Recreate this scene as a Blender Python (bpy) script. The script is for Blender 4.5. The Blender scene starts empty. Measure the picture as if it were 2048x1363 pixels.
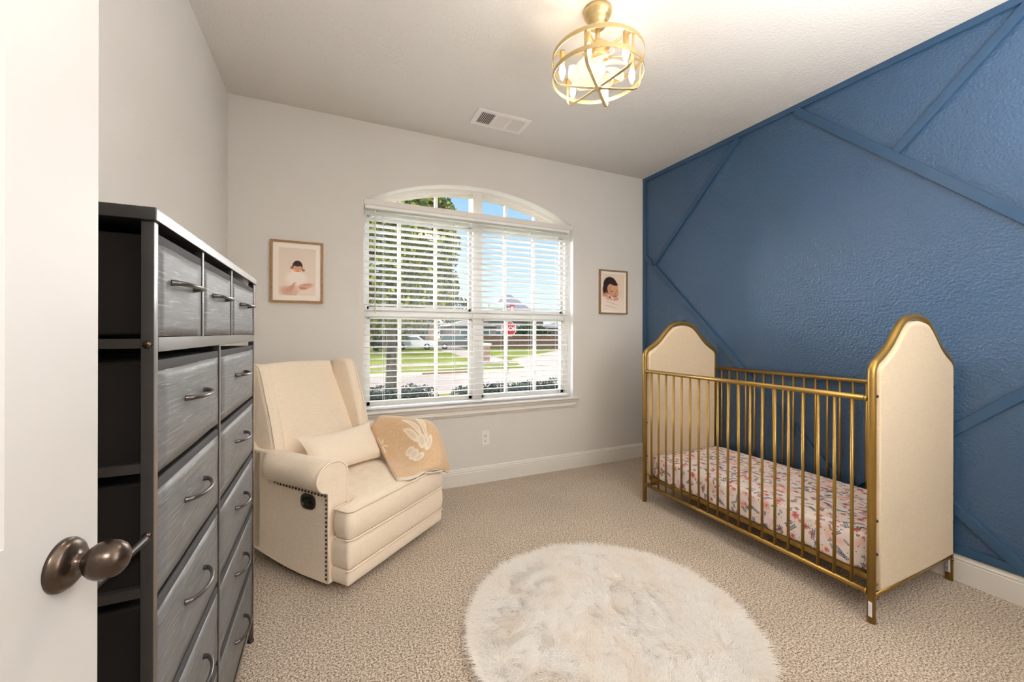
import bpy, bmesh, math, random
import numpy as np
from mathutils import Vector, Matrix, noise
random.seed(7); rng = np.random.default_rng(7)
C = bpy.context.scene.collection
sc = bpy.context.scene

# ------------------------------------------------------------------ camera
CAMH, YAW, CY, ROL, FPX = 1.21745, 0.427442, 665.71, 0.0025, 800.09
cam = bpy.data.cameras.new('camera'); camo = bpy.data.objects.new('camera', cam); C.objects.link(camo)
fw = Vector((math.sin(YAW), math.cos(YAW), 0)); rt = Vector((math.cos(YAW), -math.sin(YAW), 0)); up = Vector((0, 0, 1))
R_ = rt * math.cos(ROL) + up * math.sin(ROL); U_ = up * math.cos(ROL) - rt * math.sin(ROL)
m = Matrix.Identity(4)
for i in range(3):
    m[i][0], m[i][1], m[i][2] = R_[i], U_[i], -fw[i]
m.translation = (0, 0, CAMH)
camo.matrix_world = m
cam.sensor_width = 36; cam.lens = FPX / 2048 * 36; cam.shift_x = 0; cam.shift_y = -(681.5 - CY) / 2048
cam.clip_start = 0.02; cam.clip_end = 400
sc.camera = camo

# ------------------------------------------------------------------ view, world, lights
sc.view_settings.view_transform = 'Standard'; sc.view_settings.look = 'None'
sc.view_settings.gamma = 1; sc.view_settings.use_curve_mapping = False
sc.view_settings.exposure = 0.44
sc.cycles.use_denoising = True
sc.cycles.max_bounces = 10; sc.cycles.diffuse_bounces = 6; sc.cycles.transparent_max_bounces = 24
sc.cycles.sample_clamp_indirect = 6

XL, XR, YB, H, YF = -.59465, 2.83486, 3.07143, 2.743, -.12

w = bpy.data.worlds.new('sky'); sc.world = w; w.use_nodes = True
nt = w.node_tree; nt.nodes.clear()
o = nt.nodes.new('ShaderNodeOutputWorld'); bg = nt.nodes.new('ShaderNodeBackground')
tc = nt.nodes.new('ShaderNodeTexCoord'); sx = nt.nodes.new('ShaderNodeSeparateXYZ'); cr = nt.nodes.new('ShaderNodeValToRGB')
nt.links.new(tc.outputs['Generated'], sx.inputs[0]); nt.links.new(sx.outputs['Z'], cr.inputs[0])
e = cr.color_ramp.elements
e[0].position = 0.0; e[0].color = (.80, .90, 1, 1); e[1].position = .45; e[1].color = (.20, .45, .92, 1)
q = e.new(.12); q.color = (.58, .78, 1, 1); q = e.new(.25); q.color = (.38, .63, .98, 1)
nt.links.new(cr.outputs[0], bg.inputs[0]); nt.links.new(bg.outputs[0], o.inputs[0]); bg.inputs[1].default_value = .92


def light(name, kind, loc, energy, color=(1, 1, 1), rot=None, to=None, **k):
    d = bpy.data.lights.new(name, kind); d.energy = energy; d.color = color
    for a, b in k.items(): setattr(d, a, b)
    ob = bpy.data.objects.new(name, d); C.objects.link(ob); ob.location = loc
    if to is not None: ob.rotation_euler = (Vector(to) - Vector(loc)).to_track_quat('-Z', 'Y').to_euler()
    return ob


light('sun', 'SUN', (0, -5, 10), 2.6, (1, .90, .76), to=(2.2, 1.2, 3.0), angle=.01)
light('window_fill_sun', 'SUN', (1, 9, 4), 27.0, (1, .98, .96), to=(1.35, 2.0, 3.3), angle=1.25)  # added wide sun lamp, boosts daylight through the window beyond the sky's own
light('bounce_fill', 'AREA', (1.6, .34, 1.3), 57, (1, .98, .965), to=(1.45, -.12, 1.95), shape='RECTANGLE', size=.7, size_y=.5)  # added fill out of view, bounced off the front wall into the room
light('side_fill', 'AREA', (2.45, .15, 2.30), 7, (1, .985, .97), to=(-.59, -1.2, 2.05), shape='RECTANGLE', size=.4, size_y=.4)  # added unseen fill to brighten the left wall
light('hall_fill', 'AREA', (.2, -.9, 2.5), 34, (1, .96, .92), to=(.5, .6, .9), shape='RECTANGLE', size=.9, size_y=.5)  # added fill without a fixture, lights the room through the doorway
por = light('window_portal', 'AREA', (1.11, 3.36, 1.5), 1, to=(1.11, 2.0, 1.5), shape='RECTANGLE', size=2.0, size_y=2.0)
por.data.cycles.is_portal = True


# ------------------------------------------------------------------ materials
def srgb(r, g, b):
    f = lambda c: (c / 255 / 12.92) if c / 255 <= .04045 else ((c / 255 + .055) / 1.055) ** 2.4
    return (f(r), f(g), f(b), 1)


class NT:
    def __init__(s, name):
        s.m = bpy.data.materials.new(name); s.m.use_nodes = True; s.t = s.m.node_tree
        s.b = s.t.nodes['Principled BSDF']; s.out = s.t.nodes['Material Output']

    def n(s, kind, **k):
        x = s.t.nodes.new('ShaderNode' + kind)
        for a, b in k.items():
            if a.startswith('i_'):
                x.inputs[a[2:].replace('_', ' ')].default_value = b
            else: setattr(x, a, b)
        return x

    def l(s, a, b): s.t.links.new(a, b)

    def coords(s, kind='Object', scale=None):
        tc = s.n('TexCoord'); v = tc.outputs[kind]
        if scale is not None:
            mp = s.n('Mapping'); mp.inputs['Scale'].default_value = scale; s.l(v, mp.inputs[0]); v = mp.outputs[0]
        return v

    def noise(s, v, scale, detail=2, rough=.5):
        x = s.n('TexNoise'); x.inputs['Scale'].default_value = scale; x.inputs['Detail'].default_value = detail
        x.inputs['Roughness'].default_value = rough
        if v is not None: s.l(v, x.inputs['Vector'])
        return x.outputs['Fac']

    def ramp(s, f, stops):
        r = s.n('ValToRGB'); els = r.color_ramp.elements
        while len(els) < len(stops): els.new(.5)
        for el, (p, c) in zip(els, stops): el.position = p; el.color = c if len(c) == 4 else (*c, 1)
        s.l(f, r.inputs[0]); return r.outputs[0]

    def bump(s, h, strength, dist):
        b = s.n('Bump'); b.inputs['Strength'].default_value = strength; b.inputs['Distance'].default_value = dist
        s.l(h, b.inputs['Height']); s.l(b.outputs[0], s.b.inputs['Normal']); return b


def mat(name, col, rough=.5, metal=0, spec=.5, noise_amt=0, noise_scale=8, bump=None, sheen=0, em=None, coat=0):
    t = NT(name); b = t.b
    b.inputs['Base Color'].default_value = col if len(col) == 4 else (*col, 1)
    b.inputs['Roughness'].default_value = rough; b.inputs['Metallic'].default_value = metal
    b.inputs['Specular IOR Level'].default_value = spec
    if sheen: b.inputs['Sheen Weight'].default_value = sheen
    if coat: b.inputs['Coat Weight'].default_value = coat; b.inputs['Coat Roughness'].default_value = .25
    if em: b.inputs['Emission Color'].default_value = (*em[0], 1); b.inputs['Emission Strength'].default_value = em[1]
    v = t.coords('Object')
    if noise_amt:
        c = np.array(col[:3]); lo = tuple(c * (1 - noise_amt)); hi = tuple(np.minimum(c * (1 + noise_amt), 1))
        t.l(t.ramp(t.noise(v, noise_scale, 4), [(.3, lo), (.7, hi)]), b.inputs['Base Color'])
    if bump: t.bump(t.noise(v, bump[0], 3), bump[1], bump[2])
    return t.m


M = {}
M['wall'] = mat('wall_paint', (.69, .665, .63), .8, bump=(110, .35, .004), noise_amt=.012, noise_scale=2, spec=.3)
M['ceil'] = mat('ceiling_paint', (.68, .655, .62), .9, bump=(75, .6, .006), spec=.2)
M['trim'] = mat('trim_paint', (.74, .715, .67), .4, noise_amt=.01)
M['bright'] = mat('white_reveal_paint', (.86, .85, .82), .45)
M['vinyl'] = mat('window_vinyl', (.66, .63, .57), .35, noise_amt=.01)
M['white'] = mat('white_slat', (.86, .87, .88), .35)
M['door'] = mat('door_paint', (.52, .505, .485), .38, noise_amt=.012, noise_scale=3)
M['blue'] = mat('blue_wall_paint', (.030, .083, .172), .31, bump=(80, .85, .006), noise_amt=.06, noise_scale=2.2, spec=.8)
M['bluet'] = mat('blue_trim_paint', (.028, .077, .156), .36, noise_amt=.04, spec=.5)
M['gold'] = mat('antique_gold_paint', (.34, .205, .048), .36, .72, noise_amt=.10, noise_scale=9, spec=.6)
M['lampgold'] = mat('satin_gold_metal', (.66, .50, .25), .35, .85, noise_amt=.04, noise_scale=20)
M['bronze'] = mat('aged_bronze', (.095, .070, .055), .27, .92, noise_amt=.15, noise_scale=30)
M['bronzed'] = mat('dark_bronze', (.035, .024, .018), .35, .8)
M['frame'] = mat('dark_dresser_frame', (.030, .026, .024), .30, spec=.7, noise_amt=.15, noise_scale=20, coat=.8)
M['dfab'] = mat('black_dresser_fabric', (.016, .013, .011), .9, bump=(400, .4, .001), spec=.2)
M['gap'] = mat('black_void', (.004, .004, .004), .95, spec=.05)
M['handle'] = mat('pewter_handle', (.13, .12, .115), .28, .85, noise_amt=.1)
M['screw'] = mat('brass_screw', (.22, .14, .05), .3, .9)
M['black'] = mat('black_plastic', (.02, .016, .012), .35)
M['nail'] = mat('bronze_nailhead', (.06, .032, .018), .3, .6)
M['plastic'] = mat('white_plastic', (.80, .78, .74), .35)
M['oak'] = mat('oak_picture_frame', (.36, .19, .065), .45, noise_amt=.2, noise_scale=40)
M['oakl'] = mat('light_oak_frame', (.26, .165, .075), .45, noise_amt=.2, noise_scale=40)
M['mattb'] = mat('picture_mat_board', (.93, .85, .77), .7)
M['paper'] = mat('label_paper', (.78, .78, .80), .6)
M['ink'] = mat('black_ink', (.02, .02, .025), .6)
M['chrome'] = mat('vent_white_metal', (.80, .77, .73), .4)
M['duct'] = mat('vent_dark_duct', (.05, .045, .035), .8)


def fabric(name, col, weave=900, amt=.07, bumps=.5, sheen=.25, rough=.9):
    t = NT(name); v = t.coords('Object'); b = t.b
    w1 = t.n('TexNoise'); mp = t.n('Mapping'); mp.inputs['Scale'].default_value = (weave, weave, weave * .06); t.l(v, mp.inputs[0]); t.l(mp.outputs[0], w1.inputs[0]); w1.inputs['Scale'].default_value = 1
    w2 = t.n('TexNoise'); mp2 = t.n('Mapping'); mp2.inputs['Scale'].default_value = (weave * .06, weave * .06, weave); t.l(v, mp2.inputs[0]); t.l(mp2.outputs[0], w2.inputs[0]); w2.inputs['Scale'].default_value = 1
    ad = t.n('Math', operation='ADD'); t.l(w1.outputs['Fac'], ad.inputs[0]); t.l(w2.outputs['Fac'], ad.inputs[1])
    hf = t.n('Math', operation='MULTIPLY'); hf.inputs[1].default_value = .5; t.l(ad.outputs[0], hf.inputs[0])
    c = np.array(col[:3])
    t.l(t.ramp(hf.outputs[0], [(.35, tuple(c * (1 - amt))), (.65, tuple(np.minimum(c * (1 + amt), 1)))]), b.inputs['Base Color'])
    t.bump(hf.outputs[0], bumps, .0012)
    b.inputs['Roughness'].default_value = rough; b.inputs['Specular IOR Level'].default_value = .2; b.inputs['Sheen Weight'].default_value = sheen
    return t.m


M['linen'] = fabric('cream_linen', (.84, .72, .575), 420)
M['pillow'] = fabric('cream_pillow_cotton', (.86, .75, .61), 500, .04, .3)
M['headpad'] = fabric('cream_headboard_linen', (.70, .565, .395), 380, .06)


def wood_drawer():
    t = NT('grey_wood_print_fabric'); v = t.coords('Object')
    d = t.n('Mapping'); d.inputs['Scale'].default_value = (1, 2.2, 26); t.l(v, d.inputs[0])
    nz = t.n('TexNoise'); nz.inputs['Scale'].default_value = 3.2; nz.inputs['Detail'].default_value = 7; nz.inputs['Roughness'].default_value = .62; nz.inputs['Distortion'].default_value = .9
    t.l(d.outputs[0], nz.inputs[0])
    d2 = t.n('Mapping'); d2.inputs['Scale'].default_value = (1, 5, 120); t.l(v, d2.inputs[0])
    nz2 = t.n('TexNoise'); nz2.inputs['Scale'].default_value = 2; nz2.inputs['Detail'].default_value = 4; nz2.inputs['Distortion'].default_value = 1.2; t.l(d2.outputs[0], nz2.inputs[0])
    mx = t.n('Mix', data_type='RGBA'); mx.blend_type = 'ADD'; mx.inputs[0].default_value = 1
    t.l(t.ramp(nz.outputs['Fac'], [(.35, (.105, .106, .110)), (.6, (.145, .147, .152)), (.72, (.185, .187, .192))]), mx.inputs[6])
    t.l(t.ramp(nz2.outputs['Fac'], [(.55, (0, 0, 0)), (.63, (.05, .052, .056)), (.70, (.20, .20, .21))]), mx.inputs[7])
    t.l(mx.outputs[2], t.b.inputs['Base Color'])
    t.b.inputs['Roughness'].default_value = .5; t.b.inputs['Specular IOR Level'].default_value = .55
    t.bump(t.noise(v, 500, 2), .25, .001)
    return t.m


M['drawer'] = wood_drawer()


def carpet():
    t = NT('beige_frieze_carpet'); v = t.coords('Object')
    n1 = t.noise(v, 135, 3, .65); n2 = t.noise(v, 2.2, 3); n3 = t.noise(v, 240, 1, .6)
    ad = t.n('Math', operation='MULTIPLY_ADD'); ad.inputs[1].default_value = .35; t.l(n3, ad.inputs[0])
    sc1 = t.n('Math', operation='MULTIPLY'); sc1.inputs[1].default_value = .65; t.l(n1, sc1.inputs[0]); t.l(sc1.outputs[0], ad.inputs[2])
    col = t.ramp(ad.outputs[0], [(.39, (.12, .085, .06)), (.46, (.325, .25, .185)), (.52, (.56, .465, .365)), (.59, (.78, .69, .57))])
    mx = t.n('Mix', data_type='RGBA'); mx.blend_type = 'MULTIPLY'; mx.inputs[0].default_value = 1
    t.l(col, mx.inputs[6]); t.l(t.ramp(n2, [(.35, (.90, .90, .90)), (.65, (1, 1, 1))]), mx.inputs[7])
    t.l(mx.outputs[2], t.b.inputs['Base Color'])
    t.bump(ad.outputs[0], .55, .008)
    t.b.inputs['Roughness'].default_value = 1; t.b.inputs['Specular IOR Level'].default_value = .1; t.b.inputs['Sheen Weight'].default_value = .15
    return t.m


M['carpet'] = carpet()


def glass():
    t = NT('window_glass'); tr = t.n('BsdfTransparent'); gl = t.n('BsdfGlossy'); gl.inputs['Roughness'].default_value = .02
    mx = t.n('MixShader'); mx.inputs[0].default_value = .03
    t.l(tr.outputs[0], mx.inputs[1]); t.l(gl.outputs[0], mx.inputs[2]); t.l(mx.outputs[0], t.out.inputs[0]); return t.m


M['glass'] = glass()


def fanblade():
    t = NT('clear_fan_blade'); tr = t.n('BsdfTransparent'); mx = t.n('MixShader'); mx.inputs[0].default_value = .40
    t.b.inputs['Base Color'].default_value = (.95, .92, .86, 1); t.b.inputs['Roughness'].default_value = .25
    t.l(tr.outputs[0], mx.inputs[1]); t.l(t.b.outputs[0], mx.inputs[2]); t.l(mx.outputs[0], t.out.inputs[0]); return t.m


M['fan'] = fanblade()
M['bulb'] = mat('lit_candle_bulb', (1, .9, .75), .3, em=((1, .84, .60), 6))


def fur():
    t = NT('cream_fur')
    v = t.coords('Object'); c = t.ramp(t.noise(v, 7, 3), [(.3, (.97, .92, .86)), (.55, (.99, .965, .935)), (.75, (1, .99, .97))])
    t.l(c, t.b.inputs['Base Color']); t.b.inputs['Roughness'].default_value = .8; t.b.inputs['Specular IOR Level'].default_value = .3
    tr = t.n('BsdfTranslucent'); t.l(c, tr.inputs[0]); mx = t.n('MixShader'); mx.inputs[0].default_value = .4
    t.l(t.b.outputs[0], mx.inputs[1]); t.l(tr.outputs[0], mx.inputs[2]); t.l(mx.outputs[0], t.out.inputs[0])
    return t.m


M['fur'] = fur()
M['leaf'] = mat('tree_leaf', (.06, .11, .014), .6, noise_amt=.55, noise_scale=1.6)
M['leafy'] = mat('tree_leaf_yellow', (.36, .36, .04), .6, noise_amt=.4, noise_scale=2)
M['leafd'] = mat('dark_leaf', (.02, .042, .012), .7, noise_amt=.5, noise_scale=1)
M['hedge'] = mat('hedge_leaf', (.030, .066, .040), .6, noise_amt=.4, noise_scale=6)
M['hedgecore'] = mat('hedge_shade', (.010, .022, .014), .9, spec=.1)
M['bark'] = mat('bark', (.12, .10, .085), .9, noise_amt=.3, noise_scale=9, bump=(14, .8, .02))
M['grass'] = mat('lawn_grass', (.15, .17, .035), 1, spec=0, noise_amt=.3, noise_scale=.8)
M['conc'] = mat('street_concrete', (.36, .29, .24), 1, spec=0, noise_amt=.06, noise_scale=.5)
M['rust'] = mat('curb_painted', (.30, .16, .09), .8)
M['fence'] = mat('fence_wood', (.15, .085, .05), .85, noise_amt=.3, noise_scale=5)
M['roof'] = mat('roof_shingle', (.30, .29, .30), .9, noise_amt=.15, noise_scale=3)
M['roofd'] = mat('roof_dark', (.10, .09, .085), .9, noise_amt=.2, noise_scale=3)
M['brick'] = mat('house_brick', (.36, .25, .18), .9, noise_amt=.2, noise_scale=4)
M['gwall'] = mat('house_grey_wall', (.22, .20, .19), .9, noise_amt=.2, noise_scale=4)
M['red'] = mat('sign_red', (.42, .008, .012), .5)
M['signw'] = mat('sign_white', (.85, .85, .85), .5)
M['green'] = mat('sign_green', (.10, .30, .14), .5)
M['carw'] = mat('car_paint_white', (.75, .76, .78), .3, coat=.5)
M['carg'] = mat('car_paint_grey', (.12, .115, .115), .3, coat=.5)
M['carglass'] = mat('car_glass', (.08, .14, .15), .1)
M['tyre'] = mat('tyre_rubber', (.015, .015, .015), .8)
M['rim'] = mat('wheel_rim', (.5, .5, .5), .3, .8)
M['ext'] = mat('exterior_siding', (.45, .42, .38), .9)


# ------------------------------------------------------------------ builders
def world_of(p):
    Mx = Matrix.Identity(4)
    while p is not None:
        Mx = p.matrix_basis @ Mx; p = p.parent
    return Mx


def tag(o, label=None, cat=None, group=None, kind=None):
    if label: o['label'] = label
    if cat: o['category'] = cat
    if group: o['group'] = group
    if kind: o['kind'] = kind
    return o


def empty(name, loc, rz=0, label=None, cat=None, group=None, kind=None):
    o = bpy.data.objects.new(name, None); C.objects.link(o); o.location = loc; o.rotation_euler = (0, 0, rz)
    o.empty_display_size = .1
    return tag(o, label, cat, group, kind)


def link(name, me, parent=None, local=False, smooth=False):
    """me is in world coordinates unless local; stored relative to its parent"""
    if parent is not None and not local: me.transform(world_of(parent).inverted())
    if smooth:
        for p in me.polygons: p.use_smooth = True
    o = bpy.data.objects.new(name, me); C.objects.link(o)
    if parent is not None: o.parent = parent
    return o


def finish(bm, name, m, parent=None, local=False, smooth=False, bevel=0, seg=2, auto=None, recalc=True):
    if recalc: bmesh.ops.recalc_face_normals(bm, faces=bm.faces)
    me = bpy.data.meshes.new(name); bm.to_mesh(me); bm.free()
    for x in (m if isinstance(m, (list, tuple)) else [m]): me.materials.append(x)
    o = link(name, me, parent, local, smooth)
    if bevel:
        b = o.modifiers.new('bevel', 'BEVEL'); b.width = bevel; b.segments = seg; b.limit_method = 'ANGLE'; b.angle_limit = .6
        for p in me.polygons: p.use_smooth = True
        wn = o.modifiers.new('wn', 'WEIGHTED_NORMAL'); wn.keep_sharp = False
    return o


def add_box(bm, lo, hi, mi=0, mx=None):
    x0, y0, z0 = lo; x1, y1, z1 = hi
    v = [bm.verts.new(p) for p in [(x0, y0, z0), (x1, y0, z0), (x1, y1, z0), (x0, y1, z0), (x0, y0, z1), (x1, y0, z1), (x1, y1, z1), (x0, y1, z1)]]
    fs = [bm.faces.new([v[i] for i in f]) for f in [(0, 3, 2, 1), (4, 5, 6, 7), (0, 1, 5, 4), (1, 2, 6, 5), (2, 3, 7, 6), (3, 0, 4, 7)]]
    for f in fs: f.material_index = mi
    if mx is not None: bmesh.ops.transform(bm, matrix=mx, verts=v)
    return v


def box(name, lo, hi, m, parent=None, bevel=0, local=False, seg=2):
    bm = bmesh.new(); add_box(bm, lo, hi); return finish(bm, name, m, parent, local, bevel=bevel, seg=seg)


def add_tube(bm, pts, r, n=12, closed=False, caps=True, mi=0, flat=None):
    pts = [Vector(p) for p in pts]; N = len(pts)
    rr = r if isinstance(r, (list, tuple, np.ndarray)) else [r] * N
    T = []
    for i in range(N):
        a = pts[(i - 1) % N] if (closed or i > 0) else pts[i]; b = pts[(i + 1) % N] if (closed or i < N - 1) else pts[i]
        T.append((b - a).normalized())
    ref = Vector((0, 0, 1)) if abs(T[0].z) < .9 else Vector((1, 0, 0))
    nrm = (ref - T[0] * ref.dot(T[0])).normalized(); rings = []
    for i in range(N):
        nrm = (nrm - T[i] * nrm.dot(T[i]))
        nrm = nrm.normalized() if nrm.length > 1e-6 else T[i].orthogonal().normalized()
        bn = T[i].cross(nrm)
        ring = []
        for k in range(n):
            a = 2 * math.pi * k / n
            if flat: off = nrm * (math.cos(a) * flat[0]) + bn * (math.sin(a) * flat[1])
            else: off = nrm * (math.cos(a) * rr[i]) + bn * (math.sin(a) * rr[i])
            ring.append(bm.verts.new(pts[i] + off))
        rings.append(ring)
    for i in range(N if closed else N - 1):
        A, B = rings[i], rings[(i + 1) % N]
        for k in range(n):
            f = bm.faces.new((A[k], A[(k + 1) % n], B[(k + 1) % n], B[k])); f.material_index = mi
    if not closed and caps:
        bm.faces.new(rings[0][::-1]).material_index = mi; bm.faces.new(rings[-1]).material_index = mi
    return rings


def tube(name, pts, r, m, parent=None, n=12, closed=False, local=False, flat=None):
    bm = bmesh.new(); add_tube(bm, pts, r, n, closed, flat=flat)
    return finish(bm, name, m, parent, local, smooth=True)


def add_lathe(bm, prof, n=32, mx=None, mi=0):
    """prof: list of (r,z); ends at r=0 are closed"""
    rings = []
    for r, z in prof:
        if r < 1e-6: rings.append([bm.verts.new((0, 0, z))])
        else: rings.append([bm.verts.new((r * math.cos(2 * math.pi * k / n), r * math.sin(2 * math.pi * k / n), z)) for k in range(n)])
    for A, B in zip(rings[:-1], rings[1:]):
        for k in range(n):
            k2 = (k + 1) % n
            if len(A) == 1 and len(B) == 1: continue
            if len(A) == 1: f = bm.faces.new((A[0], B[k2], B[k]))
            elif len(B) == 1: f = bm.faces.new((A[k], A[k2], B[0]))
            else: f = bm.faces.new((A[k], A[k2], B[k2], B[k]))
            f.material_index = mi
    vs = [v for r in rings for v in r]
    if mx is not None: bmesh.ops.transform(bm, matrix=mx, verts=vs)
    return vs


def lathe(name, prof, m, loc, parent=None, n=32, mx=None, local=False):
    bm = bmesh.new(); add_lathe(bm, prof, n, Matrix.Translation(loc) @ (mx or Matrix.Identity(4)))
    return finish(bm, name, m, parent, local, smooth=True)


def add_prism(bm, poly, a0, a1, axis='y', mi=0):
    """poly: 2D points; extruded along axis. y: poly=(x,z); x: poly=(y,z); z: poly=(x,y)"""
    def P(p, a): return {'y': (p[0], a, p[1]), 'x': (a, p[0], p[1]), 'z': (p[0], p[1], a)}[axis]
    A = [bm.verts.new(P(p, a0)) for p in poly]; B = [bm.verts.new(P(p, a1)) for p in poly]; n = len(poly)
    fs = [bm.faces.new(A), bm.faces.new(B[::-1])] + [bm.faces.new((A[i], B[i], B[(i + 1) % n], A[(i + 1) % n])) for i in range(n)]
    for f in fs: f.material_index = mi
    return fs


def prism(name, poly, a0, a1, axis, m, parent=None, bevel=0, local=False, seg=2, smooth=False):
    bm = bmesh.new(); add_prism(bm, poly, a0, a1, axis); return finish(bm, name, m, parent, local, bevel=bevel, seg=seg, smooth=smooth)


def spline(pts, n=8, closed=False):
    """Catmull-Rom through points"""
    P = [np.array(p, float) for p in pts]; N = len(P); out = []
    for i in range(N if closed else N - 1):
        p0 = P[(i - 1) % N] if (closed or i > 0) else 2 * P[0] - P[1]
        p1 = P[i]; p2 = P[(i + 1) % N]
        p3 = P[(i + 2) % N] if (closed or i < N - 2) else 2 * P[-1] - P[-2]
        for k in range(n):
            t = k / n
            out.append(.5 * ((2 * p1) + (-p0 + p2) * t + (2 * p0 - 5 * p1 + 4 * p2 - p3) * t * t + (-p0 + 3 * p1 - 3 * p2 + p3) * t ** 3))
    if not closed: out.append(P[-1])
    return [tuple(float(c) for c in p) for p in out]


def grid_mesh(G, close_u=False):
    """G array (nu,nv,3) -> mesh data lists"""
    nu, nv = G.shape[:2]; vs = G.reshape(-1, 3).tolist(); fs = []
    for i in range(nu - 1 + (1 if close_u else 0)):
        for j in range(nv - 1):
            a = i * nv + j; b = ((i + 1) % nu) * nv + j
            fs.append((a, b, b + 1, a + 1))
    return vs, fs


def from_py(name, vs, fs, m, parent=None, local=False, smooth=True):
    me = bpy.data.meshes.new(name); me.from_pydata([tuple(v) for v in vs], [], fs); me.validate(); me.update()
    for x in (m if isinstance(m, (list, tuple)) else [m]): me.materials.append(x)
    return link(name, me, parent, local, smooth)


def copies(o, locs, name=None):
    for l in locs:
        c = o.copy(); C.objects.link(c); c.parent = o.parent; c.location = l
        for ch in list(o.children):
            d = ch.copy(); C.objects.link(d); d.parent = c


def np_image(name, A):
    h, w_ = A.shape[:2]; im = bpy.data.images.new(name, w_, h, alpha=False)
    B = np.ones((h, w_, 4), np.float32); B[..., :3] = np.clip(A, 0, 1); im.pixels.foreach_set(B[::-1].ravel()); im.update(); im.pack(); return im


def img_mat(name, im, rough=.6, uv=True, bump=None, spec=.3, sheen=0):
    t = NT(name); ti = t.n('TexImage'); ti.image = im; ti.extension = 'REPEAT'
    tcn = t.n('TexCoord'); t.l(tcn.outputs['UV'], ti.inputs[0]); t.l(ti.outputs[0], t.b.inputs['Base Color'])
    t.b.inputs['Roughness'].default_value = rough; t.b.inputs['Specular IOR Level'].default_value = spec; t.b.inputs['Sheen Weight'].default_value = sheen
    if bump: t.bump(t.noise(tcn.outputs['Object'], bump[0], 3), bump[1], bump[2])
    return t.m


def set_uv(o, fn):
    me = o.data; uv = me.uv_layers.new(name='UVMap')
    for l in me.loops:
        uv.data[l.index].uv = fn(me.vertices[l.vertex_index].co, l)


# ================================================================== ROOM
def struct(o): o['kind'] = 'structure'; return o


floor = struct(box('floor', (XL - .02, -1.5, -.12), (XR + .02, YB + .01, 0), M['carpet']))
ceiling = struct(box('ceiling', (-5, -2.5, H), (8, YB + .42, H + .25), M['ceil']))
struct(box('wall_left', (XL - .15, YF - .1, -.12), (XL, YB + .001, H), M['wall']))

# back wall with arched opening
AX0, AX1, AZ, SILL = .221, 2.006, 2.182, .640
ACX = (AX0 + AX1) / 2; AR = 1.936; ACZ = 2.40 - AR


def arch_z(x, d=0): return ACZ + math.sqrt(max((AR - d) ** 2 - (x - ACX) ** 2, 0))


bm = bmesh.new(); xs = [AX0 + (AX1 - AX0) * i / 40 for i in range(41)]
quads = [[(-5, -.9), (AX0, -.9), (AX0, SILL), (-5, SILL)], [(-5, SILL), (AX0, SILL), (AX0, AZ), (-5, AZ)], [(-5, AZ), (AX0, AZ), (AX0, H), (-5, H)],
         [(AX0, -.9), (AX1, -.9), (AX1, SILL), (AX0, SILL)],
         [(AX1, -.9), (8, -.9), (8, SILL), (AX1, SILL)], [(AX1, SILL), (8, SILL), (8, AZ), (AX1, AZ)], [(AX1, AZ), (8, AZ), (8, H), (AX1, H)]]
for a, b in zip(xs[:-1], xs[1:]):
    quads.append([(a, max(AZ, arch_z(a)) if a > AX0 else AZ), (b, arch_z(b) if b < AX1 else AZ), (b, H), (a, H)])
for qd in quads: bm.faces.new([bm.verts.new((x, YB, z)) for x, z in qd])
bmesh.ops.remove_doubles(bm, verts=bm.verts, dist=.0005)
r = bmesh.ops.extrude_face_region(bm, geom=bm.faces[:])
bmesh.ops.translate(bm, vec=(0, .2, 0), verts=[v for v in r['geom'] if isinstance(v, bmesh.types.BMVert)])
bm.faces.ensure_lookup_table(); bmesh.ops.recalc_face_normals(bm, faces=bm.faces)
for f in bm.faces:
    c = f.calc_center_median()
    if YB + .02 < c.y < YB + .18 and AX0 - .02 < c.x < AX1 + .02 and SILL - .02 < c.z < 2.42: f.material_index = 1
    if c.y > YB + .19: f.material_index = 2
struct(finish(bm, 'wall_back', [M['wall'], M['bright'], M['ext']]))

# blue wall with battens
wall_right = struct(box('wall_right', (XR, YF - .1, -.12), (XR + .15, YB + .001, H), M['blue']))


def batten(p, q, wd=.042, th=.019, ext=0):
    (y0, z0), (y1, z1) = p, q; d = Vector((y1 - y0, z1 - z0)).normalized(); n = Vector((-d.y, d.x)) * wd / 2
    poly = [(y0 + n.x, z0 + n.y), (y1 + n.x, z1 + n.y), (y1 - n.x, z1 - n.y), (y0 - n.x, z0 - n.y)]
    return prism('batten', poly, XR - th, XR + .002, 'x', M['bluet'], wall_right, bevel=.0015, seg=1)


batten((YF, H - .019), (YB, H - .019), .038, .017)
batten((YB - .019, .135), (YB - .019, H - .038), .038, .0165)
batten((YF, .155), (YB - .038, .155), .040, .017)
batten((2.055, 2.705), (2.935, 1.87), .040)
batten((3.052, 1.985), (1.245, .175), .046)
batten((2.555, 1.322), (3.05, .82), .040)
batten((1.648, 2.705), (.28, 1.345), .048)
batten((1.128, 2.215), (.655, 2.70), .045)
batten((.29, 1.33), (1.44, .215), .045)
batten((1.06, .50), (.66, .150), .046)

# front wall with doorway (behind the camera) and a short hall
DX0, DX1 = -.41, .40
struct(box('wall_front', (DX1, YF - .1, -.12), (XR, YF, H), M['wall']))
fr2 = struct(box('wall_front', (XL, YF - .1, -.12), (DX0, YF, H), M['wall']))
struct(box('wall_front', (DX0, YF - .1, 2.06), (DX1, YF, H), M['wall']))
struct(box('wall_hall', (-1.2, -1.6, -.12), (1.6, -1.5, H), M['wall']))
struct(box('wall_hall', (-1.2, -1.5, -.12), (-1.1, YF - .1, H), M['wall']))
struct(box('wall_hall', (1.5, -1.5, -.12), (1.6, YF - .1, H), M['wall']))
struct(box('floor', (-1.1, -1.5, -.12), (XL - .02, YF - .1, 0), M['carpet']))


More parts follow.
